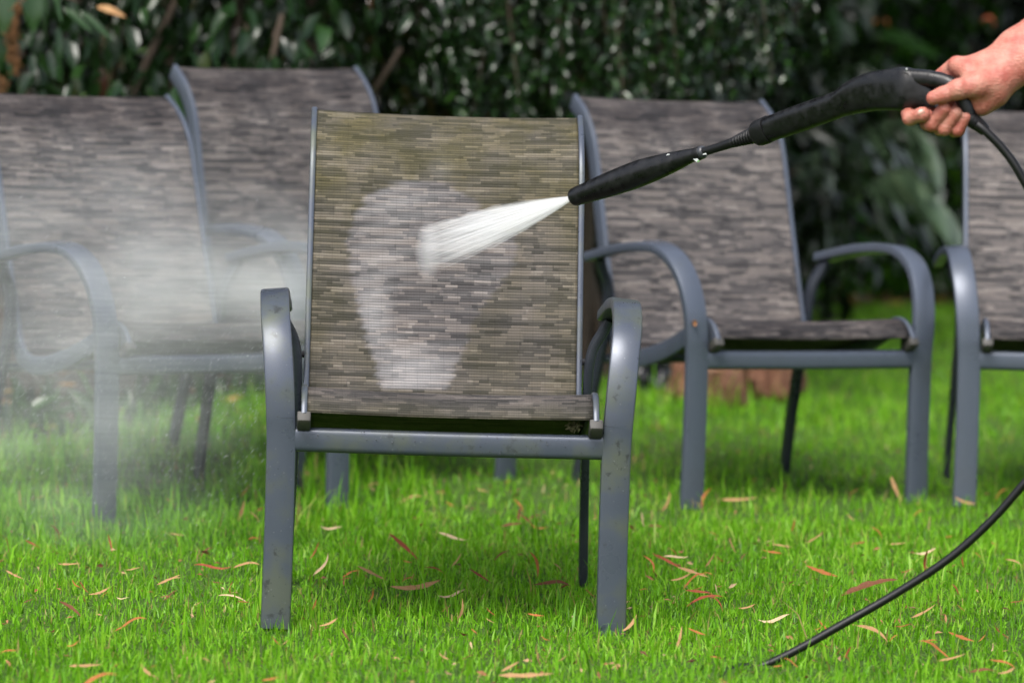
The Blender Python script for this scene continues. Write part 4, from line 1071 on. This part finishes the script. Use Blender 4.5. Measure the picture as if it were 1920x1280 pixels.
bp = k.n('Bump', {'Height': vn, 'Strength': 1, 'Distance': .03}).outputs[0]
ms = k.surf(k.pbsdf(c4(.02, .021, .026), .25, .6, Normal=bp))
o = obj('plastic_sheet', rough_lump('plastic_sheet', None, (.065, .08, .095), ms, .16, 9), label='crumpled dark shiny sheet lying beside the log chunks', category='sheet'); o.location = (p[0], p[1], .08)

# ------------------------------------------------------------------ water jet and mist
apex = px(1073, 371, 7.195); hitT = px(797, 424, 7.40); hitB = px(797, 514, 7.41)
ctr = (hitT + hitB) / 2; axx = ctr - apex; JL = np.linalg.norm(axx); axx = axx / JL
azz = hitT - hitB; azz -= axx * (azz @ axx); JH = np.linalg.norm(azz) / 2; azz /= np.linalg.norm(azz); ayy = np.cross(azz, axx)
V = []; F = []; ns, nr = 14, 16
for i in range(ns + 1):
    t = i / ns; x = JL * t; hh = .004 + JH * 1.12 * (1 - (1 - t) ** 1.9); th = .0045 + .016 * t
    for j in range(nr):
        a = 2 * math.pi * j / nr; V.append((x, th * math.sin(a), hh * math.cos(a)))
for i in range(ns):
    for j in range(nr): F.append((i * nr + j, (i + 1) * nr + j, (i + 1) * nr + (j + 1) % nr, i * nr + (j + 1) % nr))
F.append(tuple(range(nr))); F.append(tuple(range(ns * nr, (ns + 1) * nr))[::-1])
k = NT('water_jet'); co = k.n('TexCoord').outputs['Object']; sp = k.n('SeparateXYZ', {0: co})
x, y, z = sp.outputs
t = k.math('DIVIDE', x, JL)
hh = k.math('ADD', k.math('MULTIPLY', k.math('SUBTRACT', 1.0, k.math('POWER', k.math('SUBTRACT', 1.0, t, clamp=True), 1.9)), JH * 1.1), .0035); th = k.math('ADD', k.math('MULTIPLY', t, .015), .0045)
rz0 = k.math('ABSOLUTE', k.math('DIVIDE', z, hh)); rag = k.noise(k.n('CombineXYZ', {0: k.math('MULTIPLY', t, 5.0), 1: 0.0, 2: k.math('MULTIPLY', k.math('DIVIDE', z, hh), 4.0)}).outputs[0], 1.5, 3, .6)
rz = k.math('MULTIPLY', rz0, k.math('ADD', 1.0, k.math('MULTIPLY', k.math('MULTIPLY', k.math('SUBTRACT', rag, .4), t), 1.1))); ry = k.math('ABSOLUTE', k.math('DIVIDE', y, th))
ez = k.math('SUBTRACT', 1.0, k.math('POWER', rz, 2.6), clamp=True); ey = k.math('SUBTRACT', 1.0, k.math('POWER', ry, 2.0), clamp=True)
sv = k.n('CombineXYZ', {0: k.math('MULTIPLY', t, 1.2), 1: k.math('MULTIPLY', k.math('DIVIDE', y, th), .6), 2: k.math('MULTIPLY', k.math('DIVIDE', z, hh), 11.0)}).outputs[0]
sn = k.ramp(k.noise(sv, 1.6, 3, .7), [(.34, (.12, .12, .12)), (.60, (1.15, 1.15, 1.15))])
tau = k.math('ADD', k.math('MULTIPLY', k.math('POWER', k.math('SUBTRACT', 1.0, t, clamp=True), .9), 3.3), .38)
dn = k.math('MULTIPLY', k.math('DIVIDE', tau, k.math('MULTIPLY', th, 1.4)), k.math('MULTIPLY', k.math('MULTIPLY', k.math('MULTIPLY', ez, ey), k.math('SUBTRACT', 1.0, k.math('POWER', t, 16.0), clamp=True)), sn))
mj = k.vol(k.n('VolumeScatter', {'Color': c4(.985, .985, .99), 'Density': dn, 'Anisotropy': 0.0}).outputs[0])
o = obj('water_jet', mesh_from('water_jet', V, F, mj), kind='stuff', label='white fan-shaped jet of water from the wand nozzle', category='water')
mt = Matrix((Vector(axx), Vector(ayy), Vector(azz))).transposed().to_4x4(); mt.translation = Vector(apex); o.matrix_world = mt

def ellipsoid(c, s, nu=24, nv=14):
    V = []; F = []
    for j in range(nv + 1):
        b = -math.pi / 2 + math.pi * j / nv
        for i in range(nu):
            a = 2 * math.pi * i / nu; V.append((s[0] * math.cos(b) * math.cos(a), s[1] * math.cos(b) * math.sin(a), s[2] * math.sin(b)))
    for j in range(nv):
        for i in range(nu): F.append((j * nu + i, j * nu + (i + 1) % nu, (j + 1) * nu + (i + 1) % nu, (j + 1) * nu + i))
    return V, F
# mist blown through the fabric, drifting left behind the sprayed chair
mc = px(250, 600, 8.0)
k = NT('mist'); co = k.n('TexCoord').outputs['Object']
def puff(u, v, Y, sx, sy, sz, amp, pw=1.6):
    c = px(u, v, Y) - mc
    d = k.n('VectorMath', {0: k.n('VectorMath', {0: co, 1: tuple(c)}, operation='SUBTRACT').outputs[0], 1: (1 / sx, 1 / sy, 1 / sz)}, operation='MULTIPLY').outputs[0]
    ln = k.n('VectorMath', {0: d}, operation='LENGTH').outputs['Value']
    return k.math('MULTIPLY', k.math('POWER', k.math('SUBTRACT', 1.0, ln, clamp=True), pw), amp)
tot = None
for a in ((470, 540, 7.9, .38, .28, .24, 1.5, 1.2), (300, 520, 8.0, .45, .30, .26, .85, 1.2), (60, 620, 8.0, .58, .35, .40, 1.0, 1.2), (540, 570, 7.8, .24, .2, .22, 1.0, 1.2), (170, 440, 8.0, .55, .3, .28, .8, 1.2), (40, 850, 8.0, .62, .36, .36, .6, 1.2), (250, 780, 7.9, .34, .3, .30, .5, 1.2)):
    q = puff(*a); tot = q if tot is None else k.math('ADD', tot, q)
mp = k.n('Mapping', {'Vector': co, 'Rotation': (0, R(18), 0), 'Scale': (2.6, 3.5, 5.5)}).outputs[0]
n1 = k.ramp(k.noise(mp, 1.5, 6, .62), [(.34, (.2, .2, .2)), (.50, (.9, .9, .9)), (.64, (1.9, 1.9, 1.9))])
mp2 = k.n('Mapping', {'Vector': co, 'Rotation': (0, R(-52), 0), 'Scale': (9, 60, 150)}).outputs[0]
n2 = k.ramp(k.noise(mp2, 1.0, 2, .5), [(.30, (.45, .45, .45)), (.70, (1.45, 1.45, 1.45))])
dn = k.math('MULTIPLY', k.math('MULTIPLY', tot, n1), k.math('MULTIPLY', n2, .84))
mm = k.vol(k.n('VolumeScatter', {'Color': c4(.97, .975, .99), 'Density': dn, 'Anisotropy': .15}).outputs[0])
v, f = ellipsoid(None, (.98, .43, .62))
o = obj('water_mist', mesh_from('water_mist', v, f, mm), kind='stuff', label='pale water mist drifting behind the sprayed chair', category='mist'); o.location = mc
# splash where the jet meets the fabric
sc_ = px(803, 470, 7.395)
k = NT('splash'); co = k.n('TexCoord').outputs['Object']
d = k.n('VectorMath', {0: co, 1: (1 / .027, 1 / .02, 1 / .064)}, operation='MULTIPLY').outputs[0]
ln = k.n('VectorMath', {0: d}, operation='LENGTH').outputs['Value']
dn = k.math('MULTIPLY', k.math('SUBTRACT', 1.0, ln, clamp=True), 30.0)
ms = k.vol(k.n('VolumeScatter', {'Color': c4(.98, .98, .99), 'Density': dn}).outputs[0])
v, f = ellipsoid(None, (.027, .02, .064)); o = obj('splash', mesh_from('splash', v, f, ms), kind='stuff', label='bright splash where the jet strikes the fabric', category='water'); o.location = sc_
# loose drops flying in the mist
Vd, Fd = [], []
for i in range(1900):
    u = rng.uniform(-40, 560); v_ = rng.normal(740, 120); p = px(u, v_, rng.uniform(7.5, 8.3))
    if p[2] < .05: continue
    r_ = rng.uniform(.00018, .00034) if i % 150 else rng.uniform(.0008, .0016); q = len(Vd)
    ln = rng.uniform(8, 22) * r_ if i % 150 else 1.5 * r_
    Vd += [p + (r_, 0, 0), p + (0, r_, 0), p + (-r_, 0, 0), p + (0, -r_, 0), p + np.array((.6, 0, .8)) * ln, p - np.array((.6, 0, .8)) * ln]
    Fd += [(q + a, q + (a + 1) % 4, q + 4) for a in range(4)] + [(q + (a + 1) % 4, q + a, q + 5) for a in range(4)]
obj('flying_drops', mesh_from('flying_drops', Vd, Fd, mat_simple('water_drops', (.6, .62, .64), .15)), kind='stuff', label='tiny drops of water flying through the mist', category='water drops')
